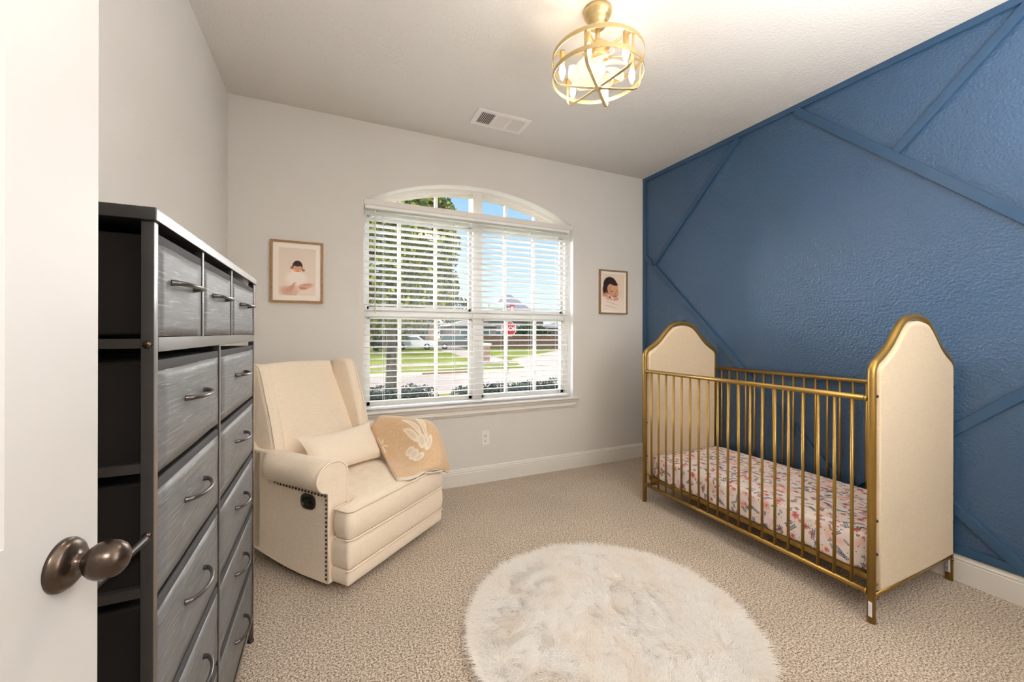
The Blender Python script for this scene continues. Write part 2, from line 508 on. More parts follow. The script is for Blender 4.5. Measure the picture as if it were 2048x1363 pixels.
# baseboards: stepped profile
def baseboard(name, y0=None, y1=None, x0=None, x1=None, side='back'):
    prof = [(0, 0), (.015, 0), (.015, .098), (.013, .102), (.013, .106), (.0155, .110), (.0145, .114), (.010, .118), (.009, .127), (.004, .1335), (0, .1345)]
    if side == 'back': bm = bmesh.new(); add_prism(bm, [(YB - a, z) for a, z in prof], x0, x1, 'x')
    elif side == 'right': bm = bmesh.new(); add_prism(bm, [(XR - a, z) for a, z in prof], y0, y1, 'y')
    else: bm = bmesh.new(); add_prism(bm, [(XL + a, z) for a, z in prof], y0, y1, 'y')
    return struct(finish(bm, name, M['trim']))


baseboard('baseboard_back', x0=XL, x1=XR, side='back')
baseboard('baseboard_right', y0=YF, y1=YB - .001, side='right')
baseboard('baseboard_left', y0=YF, y1=YB - .001, side='left')

# ================================================================== WINDOW
WY = YB + .135
win = empty('window_1', (ACX, WY, SILL)); win['kind'] = 'structure'


def arch_frame(x0, x1, w, zb, y0, y1, name, m, wl=None, wr=None, d0=0.0):
    """closed frame under the arch between x0..x1"""
    wl = wl or w; wr = wr or w; bm = bmesh.new(); N = 24
    xs = [x0 + (x1 - x0) * i / N for i in range(N + 1)]; xi = [x0 + wl + (x1 - x0 - wl - wr) * i / N for i in range(N + 1)]
    zo = lambda x: max(arch_z(x, d0), AZ - .02)
    zi = lambda x: max(arch_z(x, d0 + w), zb + w + .01)
    outer = [(x0, zb)] + [(x, zo(x)) for x in xs] + [(x1, zb)]
    inner = [(xi[0], zb + w)] + [(x, zi(x)) for x in xi] + [(xi[-1], zb + w)]
    n = len(outer)
    V = {}
    for s, y in (('a', y0), ('b', y1)):
        V[s + 'o'] = [bm.verts.new((x, y, z)) for x, z in outer]; V[s + 'i'] = [bm.verts.new((x, y, z)) for x, z in inner]
    for i in range(n):
        j = (i + 1) % n
        bm.faces.new((V['ao'][i], V['ao'][j], V['ai'][j], V['ai'][i])); bm.faces.new((V['bo'][j], V['bo'][i], V['bi'][i], V['bi'][j]))
        bm.faces.new((V['ao'][j], V['ao'][i], V['bo'][i], V['bo'][j])); bm.faces.new((V['ai'][i], V['ai'][j], V['bi'][j], V['bi'][i]))
    return finish(bm, name, m, win)


arch_frame(AX0, 1.122, .030, SILL, WY - .045, WY + .07, 'frame', M['vinyl'], wr=.040)
arch_frame(1.122, AX1, .030, SILL, WY - .045, WY + .07, 'frame', M['vinyl'], wl=.040)
box('transom_rail', (AX0 + .02, WY - .035, 2.10), (AX1 - .02, WY + .05, 2.165), M['vinyl'], win, bevel=.004)
for (a, b) in ((.25, 1.083), (1.161, 1.976)):
    # upper sash, lower sash
    for (z0, z1, yo, sw) in ((1.385, 2.11, .025, .020), (.668, 1.345, -.005, .026)):
        bm = bmesh.new(); y0, y1 = WY + yo - .012, WY + yo + .018
        zt = .035 if z0 > 1 else .022; zb_ = .032
        add_box(bm, (a, y0, z0), (a + sw, y1, z1)); add_box(bm, (b - sw, y0, z0), (b, y1, z1))
        add_box(bm, (a, y0, z0), (b, y1, z0 + zb_)); add_box(bm, (a, y0, z1 - zt), (b, y1, z1))
        finish(bm, 'sash', M['vinyl'], win)
        for f in ((.487 - .25) / .833, (.775 - .25) / .833):
            x = a + (b - a) * (f + .01); box('muntin', (x - .0125, y0 + .004, z0 + .01), (x + .0125, y1 - .004, z1 - .01), M['vinyl'], win)
        x_ = box('pane', (a + .015, WY + yo, z0 + .02), (b - .015, WY + yo + .004, z1 - .02), M['glass'], win)
    # arched light
    N = 20; xs = [a + (b - a) * i / N for i in range(N + 1)]
    poly = [(a, 2.15)] + [(x, max(arch_z(x, .022), 2.155)) for x in xs] + [(b, 2.15)]
    prism('pane', poly, WY + .02, WY + .024, 'y', M['glass'], win)
    bm = bmesh.new()
    for x0, x1 in zip(xs[:-1], xs[1:]):
        za, zb2 = arch_z(x0, .030), arch_z(x1, .030)
        if max(za, zb2) < 2.17: continue
        add_prism(bm, [(x0, za - .016), (x1, zb2 - .016), (x1, zb2 + .01), (x0, za + .01)], WY - .01, WY + .04, 'y')
    finish(bm, 'arch_sash', M['vinyl'], win)
    for f in ((.487 - .25) / .833, (.775 - .25) / .833):
        x = a + (b - a) * (f + .01); box('muntin', (x - .0125, WY - .002, 2.15), (x + .0125, WY + .03, arch_z(x, .03)), M['vinyl'], win)
box('meeting_rail', (AX0 + .03, WY - .03, 1.345), (AX1 - .03, WY + .035, 1.395), M['vinyl'], win, bevel=.003)
# stool and apron
st = bmesh.new(); add_prism(st, [(YB - .045, .629), (YB - .048, .634), (YB - .045, .644), (YB + .10, .644), (YB + .10, .624), (YB - .040, .624)], AX0 - .052, AX1 + .052, 'x')
finish(st, 'stool', M['trim'], win, bevel=.002)
ap = bmesh.new(); add_prism(ap, [(YB, .625), (YB - .034, .625), (YB - .030, .610), (YB - .018, .594), (YB - .018, .580), (YB - .024, .576), (YB - .024, .570), (YB - .014, .563), (YB - .010, .552), (YB - .003, .546), (YB, .546)], AX0 - .030, AX1 + .030, 'x')
finish(ap, 'apron', M['trim'], win)

# ================================================================== BLIND
BX0, BX1 = .232, 1.968
BYC = YB + .036
bl = empty('window_blind', ((BX0 + BX1) / 2, BYC, .66), label='wide white horizontal slatted blind hanging in the arched window', cat='blind')
prism('valance', [(YB + .002, 2.146), (YB - .001, 2.150), (YB - .001, 2.186), (YB + .003, 2.190), (YB + .016, 2.190), (YB + .016, 2.146)], AX0 + .004, AX1 - .004, 'x', M['trim'], bl)
box('headrail', (BX0, BYC - .030, 2.124), (BX1, BYC + .028, 2.146), M['white'], bl)
NS = 33; pitch = .0447; ztop = 2.098
bm = bmesh.new(); hw = .0255
for y0, y1, dz in ((-hw, 0, 0),):
    pr = [(-hw, -.0012), (-hw * .5, .0008), (0, .0016), (hw * .5, .0008), (hw, -.0012), (hw, -.0040), (hw * .5, -.0020), (0, -.0012), (-hw * .5, -.0020), (-hw, -.0040)]
ca, sa = math.cos(math.radians(-11)), math.sin(math.radians(-11))
pr = [(y * ca - z * sa, y * sa + z * ca) for y, z in pr]
add_prism(bm, pr, -(BX1 - BX0) / 2, (BX1 - BX0) / 2, 'x')
slat = finish(bm, 'slat', M['white'], bl, local=True)
slat.location = (0, 0, ztop - .66)
copies(slat, [(0, 0, ztop - .66 - pitch * k) for k in range(1, NS - 1)])
box('bottom_rail', (BX0, BYC - .024, .655), (BX1, BYC + .024, .670), M['white'], bl, bevel=.003)
for x in (.36, .90, 1.325, 1.585, 1.86):
    for dy in (-.026, .026):
        tube('ladder_cord', [(x, BYC + dy, 2.10), (x, BYC + dy, .662)], .0009, M['white'], bl, n=5)
    tube('lift_cord', [(x + .012, BYC, 2.10), (x + .012, BYC, .655), (x + .016, BYC - .028, .650)], .0009, M['white'], bl, n=5)
for k, (x, z) in enumerate(((1.935, 1.09), (1.948, .98))):
    cd = tube('pull_cord', [(x, YB - .004, 2.12), (x + .002, YB - .006, 1.6), (x, YB - .006, z + .02)], .0012, M['white'], bl, n=5)
    lathe('tassel', [(0, .022), (.003, .02), (.005, .0), (.0065, -.012), (0, -.014)], M['white'], (x, YB - .006, z), cd, n=10)
lathe('tilt_wand', [(0, 0), (.004, 0), (.004, .75), (0, .75)], M['plastic'], (.30, YB - .002, 1.36), bl, n=8)

# ================================================================== OPEN DOOR (left foreground)
a = math.radians(105); K = Vector((-.495 * 1.0, .447, 0)); tcx, tcz = math.cos(a), math.sin(a)


def c2w(lx, z): return Vector((lx * math.cos(YAW) + z * math.sin(YAW), -lx * math.sin(YAW) + z * math.cos(YAW), 0))


Kd = .447; Kw = c2w((127 - 1024) / FPX * Kd, Kd); tw = c2w(tcx, tcz); nw = Vector((tw.y, -tw.x, 0))   # tw toward the leading edge, nw into view
ang = math.atan2(tw.y, tw.x)
door = empty('door_1', (Kw - tw * .71).to_tuple(), ang); door['kind'] = 'structure'
KZ = CAMH - (1131 - CY) / FPX * Kd
DW = .71 + .052; TH = .035
# local: x along door to leading edge, y = -out of the visible face (nw is local -y)
bm = bmesh.new(); st_ = .120
zr = [(.012, .25), (.95 + (-.0), 1.13), (1.90, 2.03)]
# stiles and rails (visible face at y=0, thickness toward +y)
add_box(bm, (DW - st_, 0, .012), (DW, TH, 2.03)); add_box(bm, (0, 0, .012), (.115, TH, 2.03))
pan = [(.26, .80), (1.01, 1.90)]
add_box(bm, (.115, 0, .012), (DW - st_, TH, pan[0][0])); add_box(bm, (.115, 0, pan[0][1]), (DW - st_, TH, pan[1][0])); add_box(bm, (.115, 0, pan[1][1]), (DW - st_, TH, 2.03))
finish(bm, 'door_leaf', M['door'], door, local=True)
for z0, z1 in pan:
    bm = bmesh.new(); x0, x1 = .115, DW - st_
    o4 = [(x0, z0), (x1, z0), (x1, z1), (x0, z1)]
    lv = [(0, .0), (.008, .007), (.022, .010), (.034, .010), (.060, .004)]
    rings = [[bm.verts.new((px + (d if px < (x0 + x1) / 2 else -d), y, pz + (d if pz < (z0 + z1) / 2 else -d))) for px, pz in o4] for d, y in lv]
    for A, B in zip(rings[:-1], rings[1:]):
        for i in range(4): bm.faces.new((A[i], A[(i + 1) % 4], B[(i + 1) % 4], B[i]))
    bm.faces.new(rings[-1])
    back = [bm.verts.new((px, TH, pz)) for px, pz in o4]; bm.faces.new(back[::-1])
    for i in range(4): bm.faces.new((rings[0][(i + 1) % 4], rings[0][i], back[i], back[(i + 1) % 4]))
    finish(bm, 'door_panel', M['door'], door, local=True)
RX = Matrix.Rotation(math.radians(90), 4, 'X')   # +z -> -y
kp = [(0, 0), (.0335, 0), (.0335, .004), (.0325, .0055), (.0315, .006), (.0305, .009), (.026, .0125), (.019, .0145), (.0125, .016), (.0105, .020), (.0105, .026)]
kn = lathe('door_knob', [(r_ * .845, z_ * .845) for r_, z_ in kp], M['bronze'], (.71, 0, KZ), door, n=48, mx=RX, local=True)
pk = [(.0105, .024), (.0135, .027), (.019, .031), (.0235, .037), (.026, .044), (.0265, .050), (.0250, .058), (.0215, .065), (.015, .0705), (.007, .0735), (0, .0742)]
k2 = lathe('knob_ball', [(r_ * .80, z_ * .815) for r_, z_ in pk], M['bronze'], (.71, 0, KZ), kn, n=48, mx=RX, local=True)
box('latch_plate', (DW - .001, .006, KZ - .028), (DW + .001, TH - .006, KZ + .028), M['bronzed'], door, local=True)

# ================================================================== CEILING LAMP
LX, LY = 1.150, 1.557
lamp = empty('ceiling_lamp', (LX, LY, H), label='brass caged ceiling lamp with six lit candle bulbs and fan', cat='ceiling lamp')
lathe('canopy', [(0, 0), (.066, 0), (.066, -.016), (.064, -.022), (.060, -.026), (.058, -.034), (.052, -.040), (.046, -.046), (.045, -.060), (.040, -.064), (.036, -.070), (.036, -.078), (.028, -.082), (0, -.083)], M['lampgold'], (LX, LY, H), lamp, n=48)
lathe('stem', [(0, 0), (.0105, 0), (.0105, -.10), (0, -.10)], M['lampgold'], (LX, LY, H - .08), lamp, n=16)
mot = lathe('motor_housing', [(0, 0), (.02, 0), (.024, -.004), (.047, -.010), (.053, -.018), (.053, -.070), (.050, -.078), (0, -.080)], M['lampgold'], (LX, LY, H - .155), lamp, n=40)
RR = .212
for z in (2.515, 2.432):
    bm = bmesh.new(); N = 72; h2 = .010; t2 = .0018
    rg = []
    for (rr_, dz) in ((RR + t2, -h2), (RR + t2, h2), (RR - t2, h2), (RR - t2, -h2)):
        rg.append([bm.verts.new((LX + rr_ * math.cos(2 * math.pi * k / N), LY + rr_ * math.sin(2 * math.pi * k / N), z + dz)) for k in range(N)])
    for i in range(4):
        A, B = rg[i], rg[(i + 1) % 4]
        for k in range(N): bm.faces.new((A[k], A[(k + 1) % N], B[(k + 1) % N], B[k]))
    finish(bm, 'cage_ring', M['lampgold'], lamp, bevel=.0008, seg=1)
angs = [math.radians(40 + 60 * k) for k in range(6)]
for th in angs:
    ux, uy = math.cos(th), math.sin(th); ro = RR - .004
    pr = [(ro, 2.525), (ro, 2.46), (ro, 2.418), (ro - .004, 2.402), (ro - .014, 2.388), (ro - .030, 2.381), (.10, 2.378), (.012, 2.378)]
    pts = [Vector((LX + ux * p, LY + uy * p, z)) for p, z in pr]
    bm = bmesh.new(); side = Vector((-uy, ux, 0)); prev = None
    for i, p in enumerate(pts):
        a_ = pts[max(i - 1, 0)]; b_ = pts[min(i + 1, len(pts) - 1)]; T = (b_ - a_).normalized(); nn = T.cross(side).normalized()
        ring = [bm.verts.new(p + side * sx_ * .0075 + nn * sn * .0018) for sx_, sn in ((-1, -1), (1, -1), (1, 1), (-1, 1))]
        if prev:
            for k in range(4): bm.faces.new((prev[k], prev[(k + 1) % 4], ring[(k + 1) % 4], ring[k]))
        else: bm.faces.new(ring[::-1])
        prev = ring
    bm.faces.new(prev)
    bar = finish(bm, 'cage_bar', M['lampgold'], lamp, bevel=.0006, seg=1)
    # arm to the motor + socket + bulb
    rb = .168
    tube('arm', [(LX + ux * .045, LY + uy * .045, 2.530), (LX + ux * .11, LY + uy * .11, 2.532), (LX + ux * (RR - .004), LY + uy * (RR - .004), 2.522)], .004, M['lampgold'], lamp, n=4, flat=(.0016, .0075))
    sk = lathe('candle_sleeve', [(0, .012), (.013, .010), (.0135, 0), (.0125, -.002), (.0125, -.052), (.010, -.055), (0, -.055)], M['lampgold'], (LX + ux * rb, LY + uy * rb, 2.532), lamp, n=20)
    lathe('bulb', [(.008, 0), (.010, -.006), (.0145, -.022), (.0155, -.032), (.0135, -.046), (.009, -.060), (.004, -.071), (0, -.075)], M['bulb'], (LX + ux * rb, LY + uy * rb, 2.478), sk, n=20)
    light('bulb_light', 'POINT', (LX + ux * rb, LY + uy * rb, 2.440), 1.6, (1, .85, .67), shadow_soft_size=.022)
light('lamp_fill_spot', 'SPOT', (LX, LY, 2.44), 34, (1, .90, .78), rot=None, shadow_soft_size=.09, spot_size=math.radians(168), spot_blend=.6)  # added downward fill inside the cage for floor and seats, not a bulb
lathe('hub', [(0, .012), (.008, .012), (.020, .006), (.021, -.003), (.018, -.006), (.008, -.007), (.005, -.012), (0, -.014)], M['lampgold'], (LX, LY, 2.378), lamp, n=32)
for k in range(7):
    th = 2 * math.pi * k / 7 + .3
    Gp = np.zeros((12, 6, 3))
    for i in range(12):
        s = i / 11; rad = .040 + .098 * s; sw = th + .85 * s - .25
        chord = (.030 + .034 * math.sin(math.pi * min(s * 1.05, 1) * .75)) * (1 - .55 * max(0, (s - .75) / .25) ** 2)
        for j in range(6):
            u = j / 5 - .5; pa = sw + u * chord * 1.6 / rad
            Gp[i, j] = (LX + rad * math.cos(pa), LY + rad * math.sin(pa), 2.452 + u * .030 - .006 * s + .010 * (u * 2) ** 2)
    vs, fs = grid_mesh(Gp); b_ = from_py('fan_blade', vs, fs, M['fan'], lamp); md = b_.modifiers.new('s', 'SOLIDIFY'); md.thickness = .0022
lathe('fan_hub', [(0, .030), (.030, .030), (.036, .024), (.037, -.004), (.030, -.012), (0, -.013)], M['plastic'], (LX, LY, 2.452), lamp, n=32)

# ================================================================== CEILING VENT
VX0, VX1, VY0, VY1 = .916, 1.318, 2.556, 2.763
vent = empty('ceiling_vent', ((VX0 + VX1) / 2, (VY0 + VY1) / 2, H), label='white rectangular three section air vent in the ceiling', cat='vent')
fx, fy = .034, .030; zf = H - .008
bm = bmesh.new()
add_box(bm, (VX0, VY0, zf), (VX1, VY0 + fy, H)); add_box(bm, (VX0, VY1 - fy, zf), (VX1, VY1, H))
add_box(bm, (VX0, VY0 + fy, zf), (VX0 + fx, VY1 - fy, H)); add_box(bm, (VX1 - fx, VY0 + fy, zf), (VX1, VY1 - fy, H))
cw = (VX1 - VX0 - 2 * fx) / 3
for k in (1, 2): add_box(bm, (VX0 + fx + cw * k - .007, VY0 + fy, zf), (VX0 + fx + cw * k + .007, VY1 - fy, H))
finish(bm, 'vent_frame', M['chrome'], vent)
box('vent_cavity', (VX0 + fx, VY0 + fy, H - .0015), (VX1 - fx, VY1 - fy, H - .0005), M['duct'], vent)
for s in range(3):
    x0 = VX0 + fx + cw * s + (.007 if s else 0); x1 = VX0 + fx + cw * (s + 1) - (.007 if s < 2 else 0)
    if s == 1:
        for k in range(11):
            y = VY0 + fy + (VY1 - VY0 - 2 * fy) * (k + .5) / 11
            prism('louver', [(y - .005, H - .001), (y + .003, H - .0075), (y + .0042, H - .0075), (y - .0038, H - .001)], x0, x1, 'x', M['chrome'], vent)
    else:
        sg = -1 if s == 0 else 1
        for k in range(8):
            x = x0 + (x1 - x0) * (k + .5) / 8
            prism('louver', [(x - .0055 * sg, H - .001), (x + .003 * sg, H - .0075), (x + .0042 * sg, H - .0075), (x - .0043 * sg, H - .001)], VY0 + fy, VY1 - fy, 'y', M['chrome'], vent)

# ================================================================== OUTLET
ox, oz = 1.161, .361
ou = empty('wall_outlet', (ox, YB, oz), label='white duplex outlet on the wall under the window', cat='outlet')
box('cover_plate', (ox - .036, YB - .006, oz - .060), (ox + .036, YB, oz + .060), M['plastic'], ou, bevel=.003)
for s in (-1, 1):
    sk = lathe('socket', [(0, .002), (.0145, .002), (.0155, 0)], M['plastic'], (ox, YB - .006, oz + s * .0195), ou, n=24, mx=RX)
    bm = bmesh.new(); z0 = oz + s * .0195
    add_box(bm, (ox - .0075, YB - .0088, z0 + .000), (ox - .0050, YB - .0078, z0 + .008)); add_box(bm, (ox + .0050, YB - .0088, z0), (ox + .0072, YB - .0078, z0 + .0075))
    add_box(bm, (ox - .0025, YB - .0088, z0 - .010), (ox + .0025, YB - .0078, z0 - .0055))
    finish(bm, 'slot', M['ink'], sk)


# ================================================================== PICTURES
def ellipse(A, cx, cy, rx, ry, col, soft=.15, rot=0, alpha=1):
    h, w_ = A.shape[:2]; Y, X = np.mgrid[0:h, 0:w_]; X = X / w_ - cx; Y = Y / h - cy
    c, s = math.cos(rot), math.sin(rot); asp = w_ / h
    X = X * asp; rx = rx * asp
    u = X * c + Y * s; v = -X * s + Y * c
    d = np.sqrt((u / rx) ** 2 + (v / ry) ** 2)
    a_ = np.clip((1 - d) / soft + .5, 0, 1)[..., None] * alpha
    A[:] = A * (1 - a_) + np.array(col[:3]) * a_


S = lambda r, g, b: srgb(r, g, b)[:3]
P1 = np.ones((420, 320, 3)) * np.array([c / 255 for c in (232, 215, 200)])
c8 = lambda r, g, b: (r / 255, g / 255, b / 255)
gy = np.linspace(0, 1, 420)[:, None, None]; P1 += (gy - .5) * .03
ellipse(P1, .48, .74, .34, .26, c8(240, 220, 206), .7); ellipse(P1, .47, .64, .27, .15, c8(246, 234, 224), .5)
ellipse(P1, .25, .92, .22, .10, c8(214, 176, 152), .6, .3); ellipse(P1, .70, .80, .24, .06, c8(216, 170, 150), .6, -.25); ellipse(P1, .30, .86, .16, .05, c8(206, 160, 138), .6, -.6)
ellipse(P1, .44, .93, .06, .12, c8(222, 186, 168), .5, .5); ellipse(P1, .65, .84, .10, .025, c8(196, 130, 105), .5, .1); ellipse(P1, .74, .77, .14, .02, c8(204, 150, 130), .5, -.1)
ellipse(P1, .36, .80, .03, .10, c8(206, 158, 138), .5, .7); ellipse(P1, .52, .86, .03, .08, c8(232, 206, 190), .5, -.4)
ellipse(P1, .36, .41, .055, .035, c8(176, 112, 92), .3, -.3); ellipse(P1, .655, .455, .045, .030, c8(180, 118, 98), .3, .3)
ellipse(P1, .50, .38, .135, .120, c8(40, 26, 24), .12); ellipse(P1, .50, .425, .118, .090, c8(222, 168, 128), .15); ellipse(P1, .50, .355, .09, .03, c8(60, 38, 32), .3)
ellipse(P1, .455, .425, .035, .007, c8(140, 85, 65), .4, .15); ellipse(P1, .545, .425, .035, .007, c8(140, 85, 65), .4, -.15)
ellipse(P1, .50, .455, .018, .012, c8(205, 140, 105), .4); ellipse(P1, .50, .483, .030, .009, c8(170, 88, 76), .4); ellipse(P1, .50, .515, .12, .022, c8(246, 232, 222), .3)
P2 = np.ones((420, 260, 3)) * np.array([c / 255 for c in (236, 216, 196)])
ellipse(P2, .45, .92, .70, .32, c8(242, 226, 210), .4); ellipse(P2, .12, .50, .20, .13, c8(198, 140, 112), .4)
ellipse(P2, .36, .32, .31, .235, c8(38, 30, 30), .10, -.2); ellipse(P2, .10, .42, .08, .12, c8(60, 34, 28), .3)
ellipse(P2, .47, .46, .235, .20, c8(206, 150, 116), .14, -.5); ellipse(P2, .56, .42, .16, .15, c8(214, 164, 128), .3)
ellipse(P2, .50, .25, .20, .055, c8(50, 34, 32), .4, .35); ellipse(P2, .43, .475, .075, .012, c8(120, 66, 54), .4, .1); ellipse(P2, .655, .455, .045, .010, c8(120, 66, 54), .4, -.1)
ellipse(P2, .58, .53, .045, .022, c8(190, 124, 100), .4); ellipse(P2, .58, .605, .07, .016, c8(158, 74, 68), .4, -.2); ellipse(P2, .30, .66, .10, .045, c8(84, 42, 34), .4, .5)
ellipse(P2, .24, .63, .06, .08, c8(214, 168, 150), .4, .3); ellipse(P2, .38, .70, .20, .030, c8(222, 176, 158), .4, .35); ellipse(P2, .62, .68, .12, .05, c8(206, 160, 140), .4, -.2)
ellipse(P2, .40, .87, .60, .14, c8(244, 228, 214), .3, .12); ellipse(P2, .44, .80, .3, .01, c8(206, 186, 168), .6, .3); ellipse(P2, .40, .90, .3, .01, c8(208, 190, 172), .6, .25)


def picture(x0, x1, z0, z1, im, label, m, fwid=.013, mat_w=.034):
    g = empty('framed_photo', ((x0 + x1) / 2, YB, (z0 + z1) / 2), label=label, cat='picture', group='framed baby portraits beside the window')
    bm = bmesh.new(); d = .022
    o4 = [(x0, z0), (x1, z0), (x1, z1), (x0, z1)]; i4 = [(x0 + fwid, z0 + fwid), (x1 - fwid, z0 + fwid), (x1 - fwid, z1 - fwid), (x0 + fwid, z1 - fwid)]
    L = {k: [bm.verts.new((x, y, z)) for x, z in p] for k, p, y in (('fo', o4, YB - d), ('fi', i4, YB - d), ('bo', o4, YB), ('bi', i4, YB - .003))}
    for i in range(4):
        j = (i + 1) % 4
        bm.faces.new((L['fo'][i], L['fo'][j], L['fi'][j], L['fi'][i])); bm.faces.new((L['fo'][j], L['fo'][i], L['bo'][i], L['bo'][j])); bm.faces.new((L['fi'][i], L['fi'][j], L['bi'][j], L['bi'][i]))
    finish(bm, 'frame', m, g, bevel=.001, seg=1)
    box('mat_board', (x0 + fwid, YB - .010, z0 + fwid), (x1 - fwid, YB - .002, z1 - fwid), M['mattb'], g)
    a_, b_, c_, d_ = x0 + fwid + mat_w, x1 - fwid - mat_w, z0 + fwid + mat_w, z1 - fwid - mat_w
    ph = from_py('print', [(a_, YB - .0105, c_), (b_, YB - .0105, c_), (b_, YB - .0105, d_), (a_, YB - .0105, d_)], [(0, 1, 2, 3)], img_mat('portrait_print', im, .5), g, smooth=False)
    uvs = [(0, 0), (1, 0), (1, 1), (0, 1)]; uv = ph.data.uv_layers.new(name='UVMap')
    for l in ph.data.loops: uv.data[l.index].uv = uvs[l.vertex_index]


picture(-.357, -.042, 1.420, 1.833, np_image('portrait_front', P1), 'larger oak framed photo of a swaddled sleeping baby, left of window', M['oak'])
picture(2.289, 2.616, 1.400, 1.816, np_image('portrait_side', P2), 'oak framed close photo of a dark haired sleeping baby, right of window', M['oakl'], mat_w=.022)

# ================================================================== DRESSER
DXF = -.272; DYN, DYF = .872, 1.868; DT = 1.428; DXB = XL + .02
dr = empty('fabric_dresser', ((DXF + DXB) / 2, (DYN + DYF) / 2, 0), label='tall dark thirteen drawer dresser with grey wood print fabric drawers', cat='dresser')
box('top_board', (DXB - .004, DYN - .010, DT - .022), (DXF + .006, DYF + .012, DT), M['frame'], dr, bevel=.0015, seg=1)
ZT = DT - .022; PW = .018
bm = bmesh.new()
for y0 in (DYN, DYF - PW):
    box('upright', (DXF - .018, y0, .012), (DXF, y0 + PW, ZT), M['frame'], dr, bevel=.001, seg=1)
    box('upright', (DXB, y0, .012), (DXB + .018, y0 + PW, ZT), M['frame'], dr, bevel=.001, seg=1)
    for z in (1.196, .985, .775, .563, .352, .10):
        box('side_rail', (DXB + .018, y0 + .002, z - .006), (DXF - .018, y0 + PW - .004, z + .010), M['frame'], dr)
    for x in (DXF - .009, DXB + .009):
        lathe('foot', [(0, 0), (.012, 0), (.012, .008), (.007, .012), (0, .012)], M['black'], (x, y0 + PW / 2, 0), dr, n=12)
for y in (1.163, 1.467): box('divider', (DXF - .016, y - .006, 1.205), (DXF, y + .006, ZT), M['frame'], dr, bevel=.001, seg=1)
box('divider', (DXF - .016, 1.316, .11), (DXF, 1.330, 1.185), M['frame'], dr, bevel=.001, seg=1)
box('middle_rail', (DXF - .018, DYN + PW, 1.183), (DXF, DYF - PW, 1.209), M['frame'], dr, bevel=.001, seg=1)
box('bottom_rail', (DXF - .018, DYN + PW, .092), (DXF, DYF - PW, .110), M['frame'], dr, bevel=.001, seg=1)
box('back_panel', (DXB - .003, DYN + .004, .09), (DXB + .001, DYF - .004, ZT), M['dfab'], dr)
# diagonal brace on the near end
tube('brace', [(DXF - .006, DYN - .004, .872), (DXB + .02, DYN - .004, .60)], .004, M['frame'], dr, n=4, flat=(.006, .0012))
for z in (1.196, .872):
    lathe('screw', [(0, .004), (.003, .0042), (.006, .002), (.007, 0)], M['bronze'], (DXF - .009, DYN, z), dr, n=14, mx=RX)


def drawer(y0, y1, z0, z1, k):
    dg = empty('drawer', (DXF, (y0 + y1) / 2, z0)); dg.parent = dr; dg.location = Vector((DXF, (y0 + y1) / 2, z0)) - dr.location
    g = .006
    bx_ = bmesh.new(); add_box(bx_, (DXB + .012, y0 + g, z0), (DXF - .008, y1 - g, z1 - .014))
    bx = finish(bx_, 'fabric_bin', M['dfab'], dg, bevel=.006)
    # front: slightly bulging fabric panel with grain print
    nu, nv = 10, 10; G = np.zeros((nu, nv, 3)); zt = z1 - .030
    for i in range(nu):
        for j in range(nv):
            u, v = i / (nu - 1), j / (nv - 1)
            bul = .0022 * (math.sin(math.pi * u) * math.sin(math.pi * v)) ** .5 + .0015 * noise.noise(Vector((u * 3 + k, v * 3, k)))
            yy = y0 + g + (y1 - y0 - 2 * g) * u; zz = z0 - .002 + .002 * noise.noise(Vector((u * 2, k * 3.1, 0))) + (zt - z0 + .002) * v
            G[i, j] = (DXF - .005 + bul, yy, zz)
    vs, fs = grid_mesh(G)
    f = from_py('drawer_front', vs, fs, M['drawer'], dg); md = f.modifiers.new('s', 'SOLIDIFY'); md.thickness = .006; md.offset = 0
    box('top_binding', (DXF - .010, y0 + g, zt - .001), (DXF - .002, y1 - g, z1 - .012), M['dbind'], dg, bevel=.002, seg=1)
    yc = (y0 + y1) / 2; zc = z0 + (z1 - z0) * .52; L = .068
    pts = spline([(DXF - .001, yc - L, zc + .0), (DXF + .012, yc - L * .92, zc), (DXF + .024, yc - L * .55, zc - .001), (DXF + .029, yc, zc - .001), (DXF + .024, yc + L * .55, zc - .001), (DXF + .012, yc + L * .92, zc), (DXF - .001, yc + L, zc)], 5)
    rad = [.0062 - .0022 * math.sin(math.pi * i / (len(pts) - 1)) for i in range(len(pts))]
    tube('handle', pts, rad, M['handle'], dg, n=10)


M['dbind'] = mat('dark_grey_binding', (.045, .045, .048), .8, bump=(300, .5, .001))
ys = [DYN + PW, 1.157, 1.169, 1.461, 1.473, DYF - PW]
for k in range(3): drawer(ys[2 * k], ys[2 * k + 1], 1.212, ZT - .004, k)
zb = [1.180, .970, .758, .546, .334, .113]
for k in range(5):
    drawer(DYN + PW, 1.316, zb[k + 1] + .004, zb[k], 10 + k); drawer(1.330, DYF - PW, zb[k + 1] + .004, zb[k], 20 + k)

# ================================================================== RECLINER
FX, FY, TH_ = .081, 1.976, math.radians(40.5)
ch = empty('recliner_armchair', (FX, FY, 0), TH_, label='cream linen wingback recliner with rolled arms and nailhead trim', cat='armchair')
W = .742
L_ = dict(parent=ch, local=True)


def rounded_box(name, lo, hi, m, r, seg=5, crown=0, parent=ch, sub=8):
    """box subdivided, corner-rounded (vertical edges more), optional crown on top"""
    bm = bmesh.new(); add_box(bm, lo, hi); o = finish(bm, name, m, parent, True, bevel=r, seg=seg); return o


